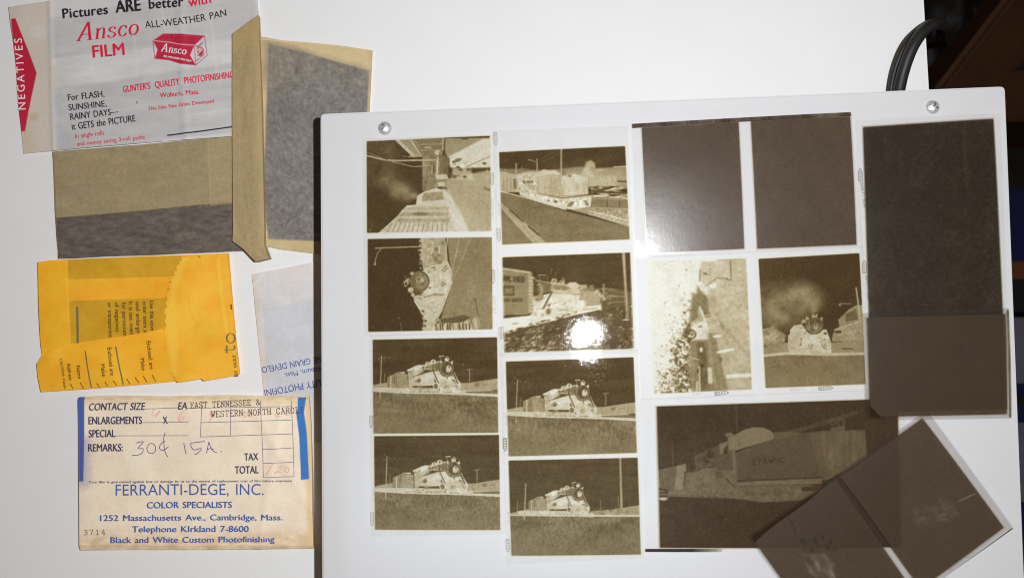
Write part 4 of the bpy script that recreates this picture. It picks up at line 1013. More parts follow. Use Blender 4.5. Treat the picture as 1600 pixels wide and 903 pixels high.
def fI(p):
    p.put(np.ones(p.PX.shape), .96)
    p.poly([(60, 380), (250, 330), (500, 240), (60, 300)], .9, .7, 60); p.poly([(100, 300), (1300, 200), (1300, 420), (100, 420)], .9, .4, 80)
    p.addn(np.ones(p.PX.shape), .012, 10, 10, 2)
    p.poly([(735, 245), (1120, 132), (1130, 150), (800, 250)], .8, 1, 4)
    p.poly([(110, 432), (200, 412), (262, 396), (262, 555), (200, 530), (120, 520)], .5, 1, 3)
    for k in range(8): p.line([(130 + 11 * k, 432 - 2 * k), (142 + 11 * k, 522)], 5, .78)
    p.poly([(218, 410), (262, 398), (262, 545), (205, 525)], .42, 1, 4)
    p.poly([(275, 380), (330, 345), (430, 310), (430, 430), (270, 430)], .72, 1, 8)
    p.addn(p.mpoly([(275, 330), (430, 300), (430, 430), (270, 440)], 10), .10, 2, 2, 2)
    p.poly([(272, 380), (300, 370), (312, 420), (280, 436)], .95, 1, 5); p.ell(388, 350, 26, 24, .9); p.ring(382, 350, 24, 26, 4, .62)
    t = Tr(p, lambda a: 96.7 + a * .3627, lambda b: 290.2 + b * .3627, .3627)
    lower = [(430, 425), (640, 385), (740, 350), (860, 350), (1130, 380), (1160, 600), (1240, 780), (200, 755), (200, 660), (420, 650)]
    t.po(lower, .55, 1, 30); t.nz(lower, .04, 2.2, 2.2); t.nz(lower, .045, 1, 1); t.po([(470, 470), (800, 440), (840, 640), (480, 660)], .5, .8, 50)
    t.li([(440, 425), (440, 415), (640, 385)], 12, .84); t.li([(450, 430), (428, 605)], 14, .88); t.li([(755, 352), (862, 332)], 15, .96); t.li([(1005, 490), (1130, 630)], 14, .9); t.li([(590, 610), (690, 600), (800, 565)], 20, .7, .8, 14); t.li([(610, 650), (780, 605)], 16, .7, .8, 12); t.li([(600, 530), (700, 480)], 14, .62, .8, 10); t.li([(950, 690), (1010, 780)], 14, .8); t.li([(870, 390), (1130, 365)], 9, .7)
    t.po([(850, 400), (950, 400), (960, 480), (870, 500)], .76, .8, 24); t.po([(880, 390), (1130, 372), (1140, 480), (1000, 480), (960, 400)], .55, .8, 14); t.el(480, 535, 20, 24, .68, .8, 12); t.el(690, 580, 14, 20, .78, .8, 8)
    for a in (720, 850, 990): t.rg(a, 660, 55, 80, 8, .64, .6)
    for a, b in ((550, 745), (680, 750), (770, 755), (870, 760)): t.el(a, b, 16, 14, .82, .9, 8)
    t.po([(490, 260), (560, 240), (570, 370), (510, 400)], .93, .9, 20)
    p.poly([(408, 310), (480, 282), (500, 300), (505, 430), (412, 432)], .72, 1, 3); p.poly([(428, 300), (470, 284), (474, 345), (432, 350)], .5); p.poly([(455, 320), (472, 300), (470, 345), (448, 352)], .95)
    p.poly([(470, 262), (510, 250), (560, 224), (600, 214), (650, 215), (690, 232), (704, 246), (704, 275), (512, 330), (478, 330)], .44, 1, 4); p.ell(480, 252, 22, 12, .55)
    p.addn(p.mpoly([(480, 270), (540, 250), (530, 325), (480, 328)], 8), .04, 1, 4)
    p.poly([(492, 330), (510, 320), (525, 505), (505, 505)], .55)
    side = [(508, 345), (560, 322), (704, 275), (708, 252), (905, 238), (960, 470), (520, 485)]
    p.poly(side, .71, 1, 3); p.addn(p.mpoly(side, 6), .012, 1.2, 1.2); p.poly([(706, 240), (790, 236), (850, 246), (708, 276)], .62, 1, 3)
    p.poly([(880, 240), (960, 232), (975, 480), (940, 480)], .64, 1, 8)
    p.poly([(940, 232), (1162, 228), (1175, 360), (1080, 420), (970, 482)], .58, 1, 3); p.addn(p.mpoly([(940, 232), (1162, 228), (1175, 350), (970, 482)], 6), .03, 1.2, 7, 2)
    strokes(p, "ET&WNC", (592, 402), (764, 388), 24, 5, .93, .85)
    p.line([(520, 482), (950, 466)], 5, .92); p.poly([(520, 488), (945, 470), (945, 498), (520, 508)], .5, 1, 3)
    tr = [(505, 510), (860, 500), (935, 512), (930, 540), (840, 580), (640, 592), (515, 572)]
    p.poly(tr, .58, 1, 10); p.addn(p.mpoly(tr, 14), .05, 3, 3, 2); p.addn(p.mpoly(tr, 14), .04, 1, 1)
    for a, b in ((565, 545), (600, 548), (648, 550), (730, 545)): p.ell(a, b, 12, 12, .72, .7, 8)
    p.poly([(840, 515), (930, 510), (925, 530), (845, 535)], .92); p.line([(760, 520), (775, 545), (800, 548)], 6, .72); p.line([(705, 530), (715, 560), (705, 575)], 5, .72)
    p.ring(1042, 194, 17, 20, 7, .66); p.ring(1000, 190, 12, 16, 6, .7); p.poly([(990, 215), (1060, 210), (1060, 232), (990, 232)], .62)
    p.line([(514, 100), (518, 235)], 8, .78); p.line([(192, 288), (196, 405)], 7, .76); p.line([(122, 420), (126, 470)], 6, .5)
    grass(p, [(60, 560), (500, 575), (640, 592), (840, 588), (1300, 560), (1300, 900), (60, 900)], .96, .012)
    p.poly([(112, 530), (150, 532), (174, 548), (176, 572), (112, 580)], .5, 1, 4); p.line([(112, 543), (165, 545)], 7, .98); p.line([(118, 560), (170, 560)], 7, .95); p.ell(150, 575, 20, 8, .08)
    p.poly([(100, 600), (220, 640), (100, 650)], .85, .6, 20)
    p.specks(np.ones(p.PX.shape), 16, .4)
    # thin right end of the frame is fogged
    p.poly([(1160, 60), (1300, 60), (1300, 380), (1180, 380)], .9, .9, 20)

def plainframe(d, amp=.02, extra=None):
    def f(p):
        p.put(np.ones(p.PX.shape), d); p.addn(np.ones(p.PX.shape), amp, 14, 14, 3)
        p.addn(np.ones(p.PX.shape), amp * .5, 1, 1); p.addn(np.ones(p.PX.shape), amp * .35, 2, 50)
        if extra: extra(p)
    return f

def arch(au, av, pu=2, pv=2, tilt=(0, 0), base=0.0):
    def f(u, v):
        z = au * (1 - np.abs(2 * u - 1) ** pu) + av * (1 - np.abs(2 * v - 1) ** pv) + tilt[0] * (u - .5) + tilt[1] * (v - .5)
        return 0.00015 + base + z * 1e-3 + 0.00006 * np.sin(7 * u + 3) * np.sin(9 * v + 1) + abs(tilt[0]) * .5e-3 + abs(tilt[1]) * .5e-3
    return f

A = Strip("film_strip", [(566, 217), (776, 210), (779, 520), (569, 526)], 0, arch(.35, .5),
          "two frame negative strip showing a train and smoke turned sideways", G_STRIP)
A.frame([(573, 221.5), (767, 213), (768, 361), (574, 364)], (560, 200, 5.313), fA1, label="sideways picture of a train roof under drifting smoke")
A.frame([(575, 374), (769, 371), (770, 514), (575.5, 518)], (560, 360, 5.313), fA2, label="sideways picture of a locomotive front beside a lamp post")
A.marks([('pill', (768.5, 271), (769.5, 290), 5), ('pill', (770.5, 422), (771, 443), 5)], M_mark)
A.marks([('t', "SAFETY FILM", (767, 310), (768, 342), 4), ('t', "SAFETY FILM", (770, 462), (771, 490), 4)], M_faint)

B = Strip("film_strip", [(577, 523), (786, 518), (791, 833), (580, 838)], 1, arch(.3, .4),
          "negative strip with two near identical locomotive field pictures, lowest in the left column", G_STRIP)
B.frame([(582.5, 531), (777, 527), (779, 675), (584, 676.5)], (560, 515, 5.471), fB1)
B.frame([(585, 681), (780, 679), (782, 827), (586, 826.5)], (560, 670, 5.313), fB2)
B.marks([('pill', (580.5, 649), (580.5, 668), 4.5), ('pill', (582, 800), (582, 821), 4.5), ('pill', (789, 684), (790, 704), 5)], M_mark)
B.marks([('t', "SAFETY FILM", (582, 603), (582, 628), 4), ('t', "SAFETY", (583, 760), (583, 782), 4)], M_faint)

_v = np.linspace(0, 1, 201)
_sm = lambda a, b, x: (lambda t: t * t * (3 - 2 * t))(np.clip((x - a) / (b - a), 0, 1))
_lift = np.concatenate([[0], np.cumsum(_sm(.35, .62, _v[1:]) * (1 - .45 * _sm(.62, 1.0, _v[1:])) * 0.0083 / 200)])
def endlift(v): return np.interp(v, _v, _lift)
C = Strip("film_strip", [(769, 205), (981, 197), (996, 551), (782, 557)], 2.2, lambda u, v: arch(.3, .2)(u, v) + endlift(v),
          "negative strip with a street scene above a boxcar lettered AMLINED", G_STRIP)
C.frame([(780, 238.5), (977, 229), (984, 374), (785, 382)], (760, 190, 4.517), fC1, label="street picture with a tender and a pole")
C.frame([(785.5, 402.5), (984.5, 395), (989, 543.5), (790, 549)], (770, 380, 5.017), fC2, label="picture of a lettered boxcar beside a locomotive")
C.marks([('pill', (774, 208), (775, 228), 5), ('pill', (779, 357), (780.5, 377), 5), ('pill', (784, 511), (784.5, 530), 5)], M_mark)
C.marks([('t', "SAFETY FILM", (777.5, 318), (779, 338), 4)], M_faint)

D = Strip("film_strip", [(781, 551), (997, 545), (1006, 871), (792, 881)], 1.2, arch(.35, 1.1, 2, 2.4),
          "negative strip with a locomotive beside poles, lowest strip in the second column", G_STRIP)
D.frame([(790.5, 565), (990, 558), (995, 706), (795, 711.5)], (770, 550, 5.3125), fD1, label="locomotive picture with glare flecks painted into its sky")
D.frame([(795, 718.5), (996, 714), (1001.5, 865), (799, 867)], (770, 700, 4.752), fD2, label="smaller locomotive picture with a tall pole")
D.marks([('pill', (788.5, 684), (789.5, 704), 5), ('pill', (793, 841), (794, 861), 5)], M_mark)
D.marks([('t', "SAFETY FILM", (788, 645), (789, 664), 4), ('t', "SAFETY FILM", (792, 798), (793, 818), 4)], M_faint)

def band_top(p):
    pass
E = Strip("film_strip", [(986.5, 194), (1330, 175.5), (1349, 388), (994, 404)], 1.4, arch(.85, .55, 2.4, 2.4),
          "negative strip with two plain brown unexposed looking frames side by side", G_STRIP)
eb = plainframe(.86, .016)
E.frame([(1003, 200), (1153, 191.5), (1162, 389), (1012, 396)], (970, 160, 3.613), eb, M_brown)
E.frame([(1173, 190), (1328, 182), (1338, 382.5), (1183, 389)], (970, 160, 3.613), eb, M_brown)
E.frame([(987, 194.4), (1329.6, 176), (1330.4, 181.5), (987.3, 200.4)], (970, 160, 3.613), plainframe(.8, .08), M_black, margin=.4, step=.6, label="fogged dark end of the film")
E.marks([('pill', (1344, 284), (1343, 264), 5.5), ('t', "SAFETY FILM", (1343.5, 286), (1348, 324), 4.5)], M_mark2)

Fs = Strip("film_strip", [(993, 401), (1349, 384), (1359, 610), (1002, 626)], 0.2, arch(.32, .4, 2.6, 2.6),
           "negative strip with a washed out leafy track beside a smoking locomotive", G_STRIP)
Fs.frame([(1012, 409), (1165, 403.5), (1174, 608), (1022, 615)], (990, 380, 3.61), fF1, label="pale washed out picture of a leafy railway track")
Fs.frame([(1185, 404.5), (1342, 395.5), (1352, 600), (1196, 606)], (1160, 380, 3.614), fF2, label="dark picture of a smoking locomotive seen head on")
Fs.marks([('pill', (1350.5, 427), (1350, 407), 5.5), ('t', "SAFETY FILM", (1351, 430), (1354, 468), 4.5), ('pill', (1117, 614.5), (1138, 613), 5), ('pill', (1279, 606.5), (1301, 605.5), 5)], M_mark2)
Fs.marks([('t', "SAFETY", (1235, 610.5), (1257, 609.5), 3.5), ('t', "SAFETY", (1082, 617.5), (1096, 617), 3.5)], M_faint)

I = Strip("film_negative", [(1000, 622), (1412, 606), (1418, 850), (1008, 862)], 2.6, lambda u, v: arch(.75, .5, 3, 2.4)(u, v) + 0,
          "large dense negative of a tender lettered ET&WNC", G_STRIP)
I.frame([(1026, 635), (1402, 623), (1406, 853), (1031, 854)], (990, 600, 3.224), fI, M_thick, step=1.2)
I.frame([(1008, 857), (1128, 856), (1128, 860.4), (1008, 861)], (990, 600, 3.224), lambda p: (p.put(np.ones(p.PX.shape), 1.0), p.put(np.clip((p.PX - 1080) / 45, 0, 1), .1)), M_black, step=.7, margin=.4, label="black streak along the bottom edge")

def gext(p):
    p.crop(1330, 120, 5.015)
    p.line([(870, 350), (905, 900)], 40, .9, .6, 30); p.specks(np.ones(p.PX.shape), 8, .55)
G = Strip("film_negative", [(1336, 189), (1563, 177), (1578, 640), (1352, 648)], 0.8, arch(.5, .5, 3, 3),
          "tall almost black overexposed negative at the right of the light box", G_STRIP)
G.frame([(1348.5, 199), (1551, 186), (1572, 638), (1362, 644)], (0, 0, 1), plainframe(.97, .012, gext), M_black, step=1.5)

def hext(p):
    p.crop(1340, 470, 4.515)
    p.specks(np.ones(p.PX.shape), 6, .3); p.ell(185, 450, 8, 4, .15); p.ell(90, 290, 5, 3, .2)
H = Strip("film_negative", [(1347, 489), (1576, 481), (1580, 653), (1352, 656)], 3.4, arch(.6, .5, 3, 3),
          "smooth brown negative lying across the foot of the tall black one", G_STRIP, M_fog)
H.frame([(1354, 496.5), (1571, 491), (1573, 646), (1359, 650)], (1340, 470, 4.515), plainframe(.87, .012, hext), M_brown, step=1.3)
H.frame([(1573, 484), (1576, 483.5), (1580, 652), (1577, 652)], (0, 0, 1), plainframe(.45, .05), M_black, step=.8, margin=.3, label="dark outer edge of the film")

def jleft(p):
    p.put(np.ones(p.PX.shape), .87); p.addn(np.ones(p.PX.shape), .012, 12, 12, 2)
    p.crop(1150, 630, 3.307)
    p.line([(262, 570), (300, 650)], 18, 1.0, .8, 8)
    m = p.mpoly([(300, 660), (350, 690), (420, 665), (480, 690), (530, 755), (440, 760), (345, 765)], 16)
    p.put(m, 1.0, .5); p.flecks(m, -.2, 1.6, 1.0, .6)
    m = p.mpoly([(345, 770), (440, 765), (500, 800), (530, 960), (400, 960)], 20); p.put(m, .5, .65); p.addn(m, .1, 1.5, 5, 2)
def jright(p):
    p.put(np.ones(p.PX.shape), .87); p.addn(np.ones(p.PX.shape), .012, 14, 14, 2)
    p.crop(1150, 630, 3.307)
    m = p.mpoly([(910, 540), (1000, 530), (1060, 480), (1110, 520), (1170, 555), (1080, 615), (920, 625)], 40); p.put(m, .62, .55); p.addn(m, .08, 2, 2, 2)
    p.line([(1150, 500), (1230, 462)], 8, .45); p.line([(1080, 520), (1180, 490)], 6, .65, .6); p.ell(848, 605, 8, 10, 1.0); p.ell(770, 640, 30, 22, .98, .5, 16)
J = Strip("film_strip", [(1168, 838), (1448, 640), (1582, 822), (1304, 1022)], 4.2, arch(.6, .9, 3, 2.4),
          "two frame brown negative strip lying askew across the corner, over the dense tender negative", G_STRIP, M_fog)
J.frame([(1174.5, 837.5), (1304, 748), (1432, 931), (1303, 1016)], (1150, 630, 3.307), jleft, M_brown, step=1.3)
J.frame([(1312.5, 743), (1440.5, 653), (1567.5, 823.5), (1438, 918)], (1150, 630, 3.307), jright, M_brown, step=1.3)
J.frame([(1556, 842), (1581.5, 823.5), (1583, 825), (1440, 924)], (0, 0, 1), plainframe(.9, .05), M_black, step=.7, margin=.3, label="dark lower edge of the film")
J.marks([('t', "SAFETY FILM", (1482, 891), (1521, 863), 5)], M_faint)

# ------------------------------------------------------------------ inks
K_black = ink("black_ink", (38, 34, 40)); K_red = ink("red_ink", (196, 36, 62)); K_navy = ink("navy_ink", (62, 60, 84))
K_blue = ink("blue_ink", (62, 88, 150)); K_white = ink("paper_white_knockout", (226, 218, 216)); K_type = ink("typewriter_ink", (78, 62, 58))
K_pen = ink("violet_pen_ink", (92, 64, 124)); K_redpen = ink("red_pencil", (212, 128, 118)); K_olive = ink("olive_print", (110, 104, 66)); K_brown = ink("brown_stamp_ink", (120, 98, 78))
K_dblue = ink("pale_blue_print", (74, 84, 140)); K_dark = ink("dark_print_on_yellow", (74, 56, 22)); K_pencil = ink("pencil", (90, 86, 84)); K_rule = ink("hairline_ink", (104, 98, 112))
K_dred = ink("dark_red_print", (140, 22, 44)); K_line = ink("dark_blue_rule", (34, 36, 62))

# ------------------------------------------------------------------ 1. printed photo envelope (white, red and black)
env_g = "photo finishing envelopes and sleeves on the table"
c1 = (0, 0, 3.7625)
def lift1(x, y):
    fold = gauss(ldist(x, y, (283, 0), (292, 240)), 7) * .0004
    return .0011 + fold + .00035 * gauss(ldist(x, y, (80, 0), (86, 240)), 4) + .0003 * np.sin(x * .031 + y * .012) * np.sin(y * .028 + 1) + .0003 * gauss(x - 30, 22) * np.sin(y * .05)
S1 = Sheet(0.0004, lift1)
e1_ = empty("photo_envelope", P(210, 110, 0), "white printed envelope with red NEGATIVES arrow and film advert at the top left", "envelope", env_g)
def paint1(p):
    p.poly([(0, 0), (80, -20), (95, 260), (0, 260)], (222, 212, 196), 1, 4)
    p.poly([(76, 30), (400, -25), (402, 58), (80, 93)], (209, 207, 205), 1, 5)
    p.poly([(83, 140), (405, 95), (405, 215), (86, 240)], (206, 205, 203), 1, 6)
    p.addn(p.mpoly([(76, 30), (400, -25), (405, 215), (86, 240)], 10), 3, 18, 5, 3)
    p.poly([(255, 219), (405, 205), (405, 230), (255, 232)], (228, 226, 226), .9, 3)
    p.poly([(17, 170), (38, 165), (50, 195), (56, 240), (38, 245)], (214, 196, 168), .6, 18)
    for a, b in (((250, -10), (262, 60)), ((330, 30), (342, 130)), ((120, 100), (200, 88)), ((300, 180), (360, 172)), ((210, 40), (216, 120))): p.line([a, b], 2.2, (232, 230, 228), .5, 3)  # wrinkle highlights painted as paler lines
    p.line([(79, 40), (86, 235)], 5, (226, 220, 212), .6, 4); p.ell(55, 184, 7, 6, (206, 184, 150), .7, 6); p.ell(62, 52, 12, 10, (232, 226, 216), .7, 8)
    # red arrow and film carton
    p.poly([(20, 32), (26.8, 30.6), (59, 115.6), (40.5, 206), (33, 206.5)], (206, 36, 66))
    p.crop(190, 40, 6.02); red = (206, 40, 74)
    p.poly([(305, 150), (400, 86), (560, 88), (785, 104), (694, 190), (560, 185), (470, 165)], red)
    p.poly([(303, 150), (470, 165), (560, 185), (692, 192), (652, 288), (706, 383), (570, 372), (450, 335), (320, 320), (346, 236)], red)
    p.line([(305, 152), (470, 168), (560, 188), (692, 194)], 6, (232, 214, 214))
    for a, b in (((303, 150), (320, 320)), ((692, 192), (785, 104)), ((785, 104), (812, 290)), ((812, 290), (706, 383)), ((692, 192), (706, 383))): p.line([a, b], 6, (200, 70, 96))
    p.crop(190, 40, 6.02)
    q = p.mell(748, 255, 33, 46); p.put(q, red); p.ring(748, 255, 25, 37, 4, (230, 210, 210))
    p.crop(0, 0, 1)
S1.paper("paper_body", ([(16, 13), (60, 6), (200, -14), (398, -42)], [(38, 240.5), (120, 233), (250, 222), (402, 211)], [(16, 13), (22, 60), (30, 150), (38, 240.5)], [(398, -42), (406, 40), (404, 120), (402, 211)]),
         1.0, paint1, paper("white_coated_paper", .55, .05, 700, mott=.05, spec=.35), e1_, 0.0, k=.89, base=(226, 223, 221))
k = Ink(c1)
k.text("Pictures", (378, 115), (640, 88), 56, .018, sp=1.06); k.text("ARE", (688, 82), (835, 70), 70, .018); k.text("better", (885, 60), (1085, 46), 56, .018, sp=1.06)
k.text("ALL-WEATHER PAN", (862, 172), (1335, 98), 40, .005, 0, -12)
k.text("For FLASH,", (410, 597), (620, 573), 36, .009); k.text("SUNSHINE,", (413, 655), (632, 630), 35, .009); k.text("RAINY DAYS\u2014", (422, 710), (703, 676), 37, .009); k.text("it GETS the PICTURE", (432, 768), (803, 718), 38, .009)
k.stroke([(808, 600), (812, 616)], 4)
k.build("black_lettering", K_black, S1, e1_)
k = Ink(c1)
k.text("with", (1118, 48), (1245, 24), 56, .012); k.glyphs("Ansco", (455, 248), (815, 208), 104, SERIF, 14, .22, .3); k.text("FILM", (555, 345), (738, 328), 70, .014)
k.text("GUNTER'S  QUALITY  PHOTOFINISHING", (730, 548), (1380, 462), 38, .012); k.text("Woburn, Mass.", (948, 580), (1178, 557), 28, .012); k.text("This Film Fine Grain Developed", (877, 655), (1262, 608), 21, .012)
k.text("In single rolls", (450, 818), (622, 798), 28, .006); k.text("and money saving 3-roll packs", (462, 862), (857, 820), 24, .007)
k.build("red_lettering", K_red, S1, e1_)
k = Ink(c1)
k.text("NEGATIVES", (161, 648), (136, 232), 45, .003, sp=1.35)
k.crop(190, 40, 6.02); k.glyphs("Ansco", (378, 250), (612, 283), 76, SERIF, 10, .05, .35); k.text("ALL-WEATHER PAN FILM", (400, 303), (662, 352), 18, .01); k.text("120", (733, 280), (768, 238), 34, .01)
k.build("white_lettering", K_white, S1, e1_)
k = Ink((190, 40, 6.02)); k.glyphs("Ansco", (420, 128), (690, 148), 40, SERIF, 7, .6, .5); k.text("ALL-WEATHER PAN", (500, 160), (690, 178), 14, .01); k.glyphs("Ansco", (718, 225), (775, 178), 26, SERIF, 5, .1, .5); k.text("SPEED FILM", (712, 350), (790, 285), 11, .01)
k.build("carton_lettering", K_dred, S1, e1_)
k = Ink(c1); k.stroke([(988, 800), (1180, 776), (1372, 750)], 8); k.build("printed_rule", K_line, S1, e1_)

# ------------------------------------------------------------------ 2. wide tan sleeve
S2 = Sheet(0.0005, lambda x, y: .0009 + .00025 * np.sin(x * .03) * np.sin(y * .04 + 1))
e2_ = empty("negative_sleeve", P(230, 310, 0), "wide tan paper sleeve with grey film showing through its lower half", "sleeve", env_g)
def paint2(p):
    p.poly([(70, 343), (230, 330), (400, 313), (400, 420), (70, 420)], (112, 102, 92), 1, 1.5)
    p.line([(80, 342.5), (230, 329.5), (390, 313.5)], 1.6, (112, 94, 64), .8)
    p.poly([(326, 200), (400, 200), (400, 316), (330, 322)], (186, 166, 124), .6, 3); p.line([(326, 218), (330, 320)], 2, (196, 176, 134), .7)
    p.addn(np.ones(p.PX.shape), 2, 9, 5, 3); p.addn(np.ones(p.PX.shape), 2.5, 1.1, 1.1)
    p.addn(p.mpoly([(70, 343), (400, 313), (400, 420), (70, 420)], 3), 6, 5, 1.5, 3)
    p.line([(84, 238), (92, 406)], 3, (150, 116, 80), .6); p.line([(89, 390), (92, 406)], 4, (110, 40, 30), .7)
S2.paper("paper_body", (wob((83, 238), (392, 212)), wob((92, 404.5), (392, 392)), wob((83, 238), (92, 404.5)), wob((392, 212), (392, 392))),
         1.2, paint2, paper("kraft_tissue", .7, .10, 900, stretch=(1, 1.1, 1, 0.1), mott=.05), e2_, 0.0, k=.84, base=(172, 156, 118))

# ------------------------------------------------------------------ 3. upright tan sleeve with its flap folded over
S3 = Sheet(0.0007, lambda x, y: .0010 + .0004 * np.sin(x * .02 + 1) * np.sin(y * .016))
e3_ = empty("negative_sleeve", P(490, 220, 0), "upright tan sleeve holding dark grey film, its flap folded over on the left", "sleeve", env_g)
def paint3(p):
    p.poly([(421, 70), (480, 84), (577, 112), (571, 240), (566, 380), (420, 374), (412, 300)], (126, 121, 115), 1, 3)
    p.poly([(421, 70), (450, 78), (480, 84), (430, 140), (412, 120)], (142, 130, 108), .8, 40); p.poly([(421, 72), (577, 113), (575, 135), (420, 110)], (132, 124, 112), .6, 16)
    p.addn(p.mpoly([(421, 70), (577, 112), (566, 380), (412, 374)], 4), 6, 1.6, 1.6, 3)
    p.addn(np.ones(p.PX.shape), 2.5, 8, 8, 3)
    p.line([(407, 62), (582, 79)], 2, (226, 206, 166), .7)
    p.poly([(425, 62), (480, 70), (575, 80), (578, 104), (480, 78)], (214, 194, 150), .7, 5)
S3.paper("paper_body", ([(404, 58), (440, 64), (500, 69), (538, 73), (582, 80)], [(410, 384), (440, 390), (500, 397.5), (566, 404)], wob((404, 58), (410, 384)), [(582, 80), (578, 160), (572, 300), (566, 404)]),
         1.1, paint3, paper("thin_kraft", .65, .11, 1200, stretch=(1, 1, 1), mott=.05), e3_, 0.0, k=1.02, base=(200, 178, 134))
def lift3f(x, y):
    return .0030 + .0022 * np.clip((y - 350) / 55, 0, 1) ** 1.6 + .0009 * np.clip((x - 372) / 40, 0, 1)
S3f = Sheet(0.0007, lift3f)
def paint3f(p):
    p.addn(np.ones(p.PX.shape), 3, 3, 14, 3); p.addn(np.ones(p.PX.shape), 2.5, 1.2, 1.2)
    p.poly([(398, 20), (412, 20), (424, 390), (408, 390)], (212, 186, 134), .5, 10); p.line([(372, 366), (392, 384), (424, 408)], 3, (200, 180, 140), .6, 4)
    p.poly([(366, 55), (407, 28), (408, 75), (366, 80)], (200, 172, 112), .5, 20)
S3f.paper("folded_flap", ([(366, 56), (386, 42), (407, 28)], [(367, 378), (384, 390), (405, 410), (425, 405)], [(366, 56), (366, 200), (367, 378)], [(407, 28), (412, 160), (417, 384), (425, 405)]),
          1.2, paint3f, paper("kraft_flap", .65, .1, 700, stretch=(2.2, 1, 1), mott=.05), e3_, 0.0012, k=.82, base=(186, 164, 120))
k = Ink(); k.stroke([(440, 352), (452, 346), (466, 336), (462, 332), (452, 345), (446, 362), (458, 366), (480, 352)], .7, smooth=True); k.build("pencil_scribble", K_pencil, S3, e3_)

# ------------------------------------------------------------------ 4. yellow envelope
c4 = (40, 380, 3.3333)
def lift4(x, y):
    return .0016 + .0005 * np.sin(x * .035 + y * .01) * np.sin(y * .03) + .0005 * gauss(x - 300, 26) * np.sin(y * .045)
ser = [(286, 404.5), (279, 418), (270, 438), (264, 462), (261, 490), (261.5, 520), (265, 556), (270, 580), (278, 594)]
S4 = Sheet(0.0006, lift4)
e4_ = empty("mailing_envelope", P(215, 503, 0), "bright yellow paper envelope with sideways print and a serrated flap", "envelope", env_g)
def paint4(p):
    for a, b in zip(ser[:-1], ser[1:]):
        for t in (0.1, .35, .6, .85): x = a[0] + (b[0] - a[0]) * t; y = a[1] + (b[1] - a[1]) * t; p.line([(x - 2.6, y), (x + .6, y + 1)], 1.4, (140, 98, 20), .9)  # shadows of the flap's teeth, painted as dark ticks
    p.crop(*c4)
    ol = (198, 150, 34)
    p.poly([(225, 85), (820, 65), (790, 150), (760, 175), (228, 190)], ol, 1, 5); p.poly([(235, 300), (760, 285), (735, 440), (640, 465), (235, 525)], ol, 1, 5)
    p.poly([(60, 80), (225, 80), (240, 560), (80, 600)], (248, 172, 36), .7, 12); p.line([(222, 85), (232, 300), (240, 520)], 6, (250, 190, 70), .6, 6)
    p.addn(np.ones(p.PX.shape), 2.5, 8, 8, 3)
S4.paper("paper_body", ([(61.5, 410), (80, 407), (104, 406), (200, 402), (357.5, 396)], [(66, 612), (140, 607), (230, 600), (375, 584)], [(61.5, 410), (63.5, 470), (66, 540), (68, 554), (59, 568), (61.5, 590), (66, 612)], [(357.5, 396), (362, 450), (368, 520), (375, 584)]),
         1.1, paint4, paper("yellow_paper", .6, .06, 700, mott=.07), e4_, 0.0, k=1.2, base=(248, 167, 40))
S4b = Sheet(0.0006, lambda x, y: lift4(x, y) + .0005)
def zig(a, b, n, amp):
    a = np.array(a, float); b = np.array(b, float); d = (b - a); nn = np.array([d[1], -d[0]]) / np.hypot(*d); out = []
    for i in range(n + 1): out.append(tuple(a + d * i / n + nn * amp * (1 if i % 2 else -1) * .5))
    return out
sz = []
for a, b in zip(ser[:-1], ser[1:]): sz += zig(a, b, 5, 3.4)[:-1]
sz.append(ser[-1])
def paint4b(p):
    p.addn(np.ones(p.PX.shape), 3, 10, 10, 3); p.crop(*c4)
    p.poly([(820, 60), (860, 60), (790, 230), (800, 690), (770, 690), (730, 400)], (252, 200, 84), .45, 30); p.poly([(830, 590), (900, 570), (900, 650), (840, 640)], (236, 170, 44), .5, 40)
    p.poly([(840, 320), (900, 310), (890, 470), (740, 470), (745, 330)], (238, 182, 54), .5, 24); p.line([(858, 270), (868, 360), (895, 420), (880, 460)], 4, (214, 150, 30), .6, 6); p.line([(800, 560), (880, 580), (960, 560)], 6, (222, 160, 38), .6, 10); p.line([(1010, 90), (1030, 300), (1060, 500)], 10, (253, 206, 96), .5, 14); p.line([(905, 70), (915, 75)], 5, (120, 90, 20), .8)  # creases drawn with dark and pale lines, their shading put into the colour
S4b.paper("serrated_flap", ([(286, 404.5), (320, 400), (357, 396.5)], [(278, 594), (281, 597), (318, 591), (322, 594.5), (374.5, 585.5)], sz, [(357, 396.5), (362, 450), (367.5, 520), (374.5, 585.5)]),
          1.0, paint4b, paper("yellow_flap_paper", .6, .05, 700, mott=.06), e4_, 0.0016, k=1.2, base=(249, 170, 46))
S4c = Sheet(0.0006, lambda x, y: lift4(x, y) + .0004 + .0009 * gauss(np.hypot(x - 80, y - 556), 16))
S4c.paper("lower_flap", ([(66, 563), (72, 556), (84, 546), (110, 540), (232, 519), (266, 516)], [(67, 611.5), (140, 606.5), (230, 599.5), (274, 594.5)], [(66, 563), (60, 570), (62, 590), (67, 611.5)], [(266, 516), (268, 560), (274, 594.5)]),
          1.1, lambda p: (p.addn(np.ones(p.PX.shape), 3, 10, 10, 3), p.poly([(60, 555), (95, 540), (80, 600), (60, 600)], (250, 166, 40), .6, 16)), paper("yellow_fold_paper", .6, .05, 700, mott=.06), e4_, 0.0014, k=1.2, base=(249, 168, 40))
k = Ink(c4)
for st, a, b in (("Use this enve", (655, 300), (659, 455)), ("order extra p", (617, 302), (624, 465)), ("and enlarge", (580, 305), (587, 468)), ("It is not inten", (543, 306), (552, 474)), ("for permanen", (507, 307), (516, 482)), ("of negatives", (470, 308), (477, 462)), ("or transparenc", (433, 310), (442, 492))):
    k.text(st, a, b, 21, .01)
k.build("instruction_lettering", K_dark, S4, e4_, .00009)
k = Ink(c4)
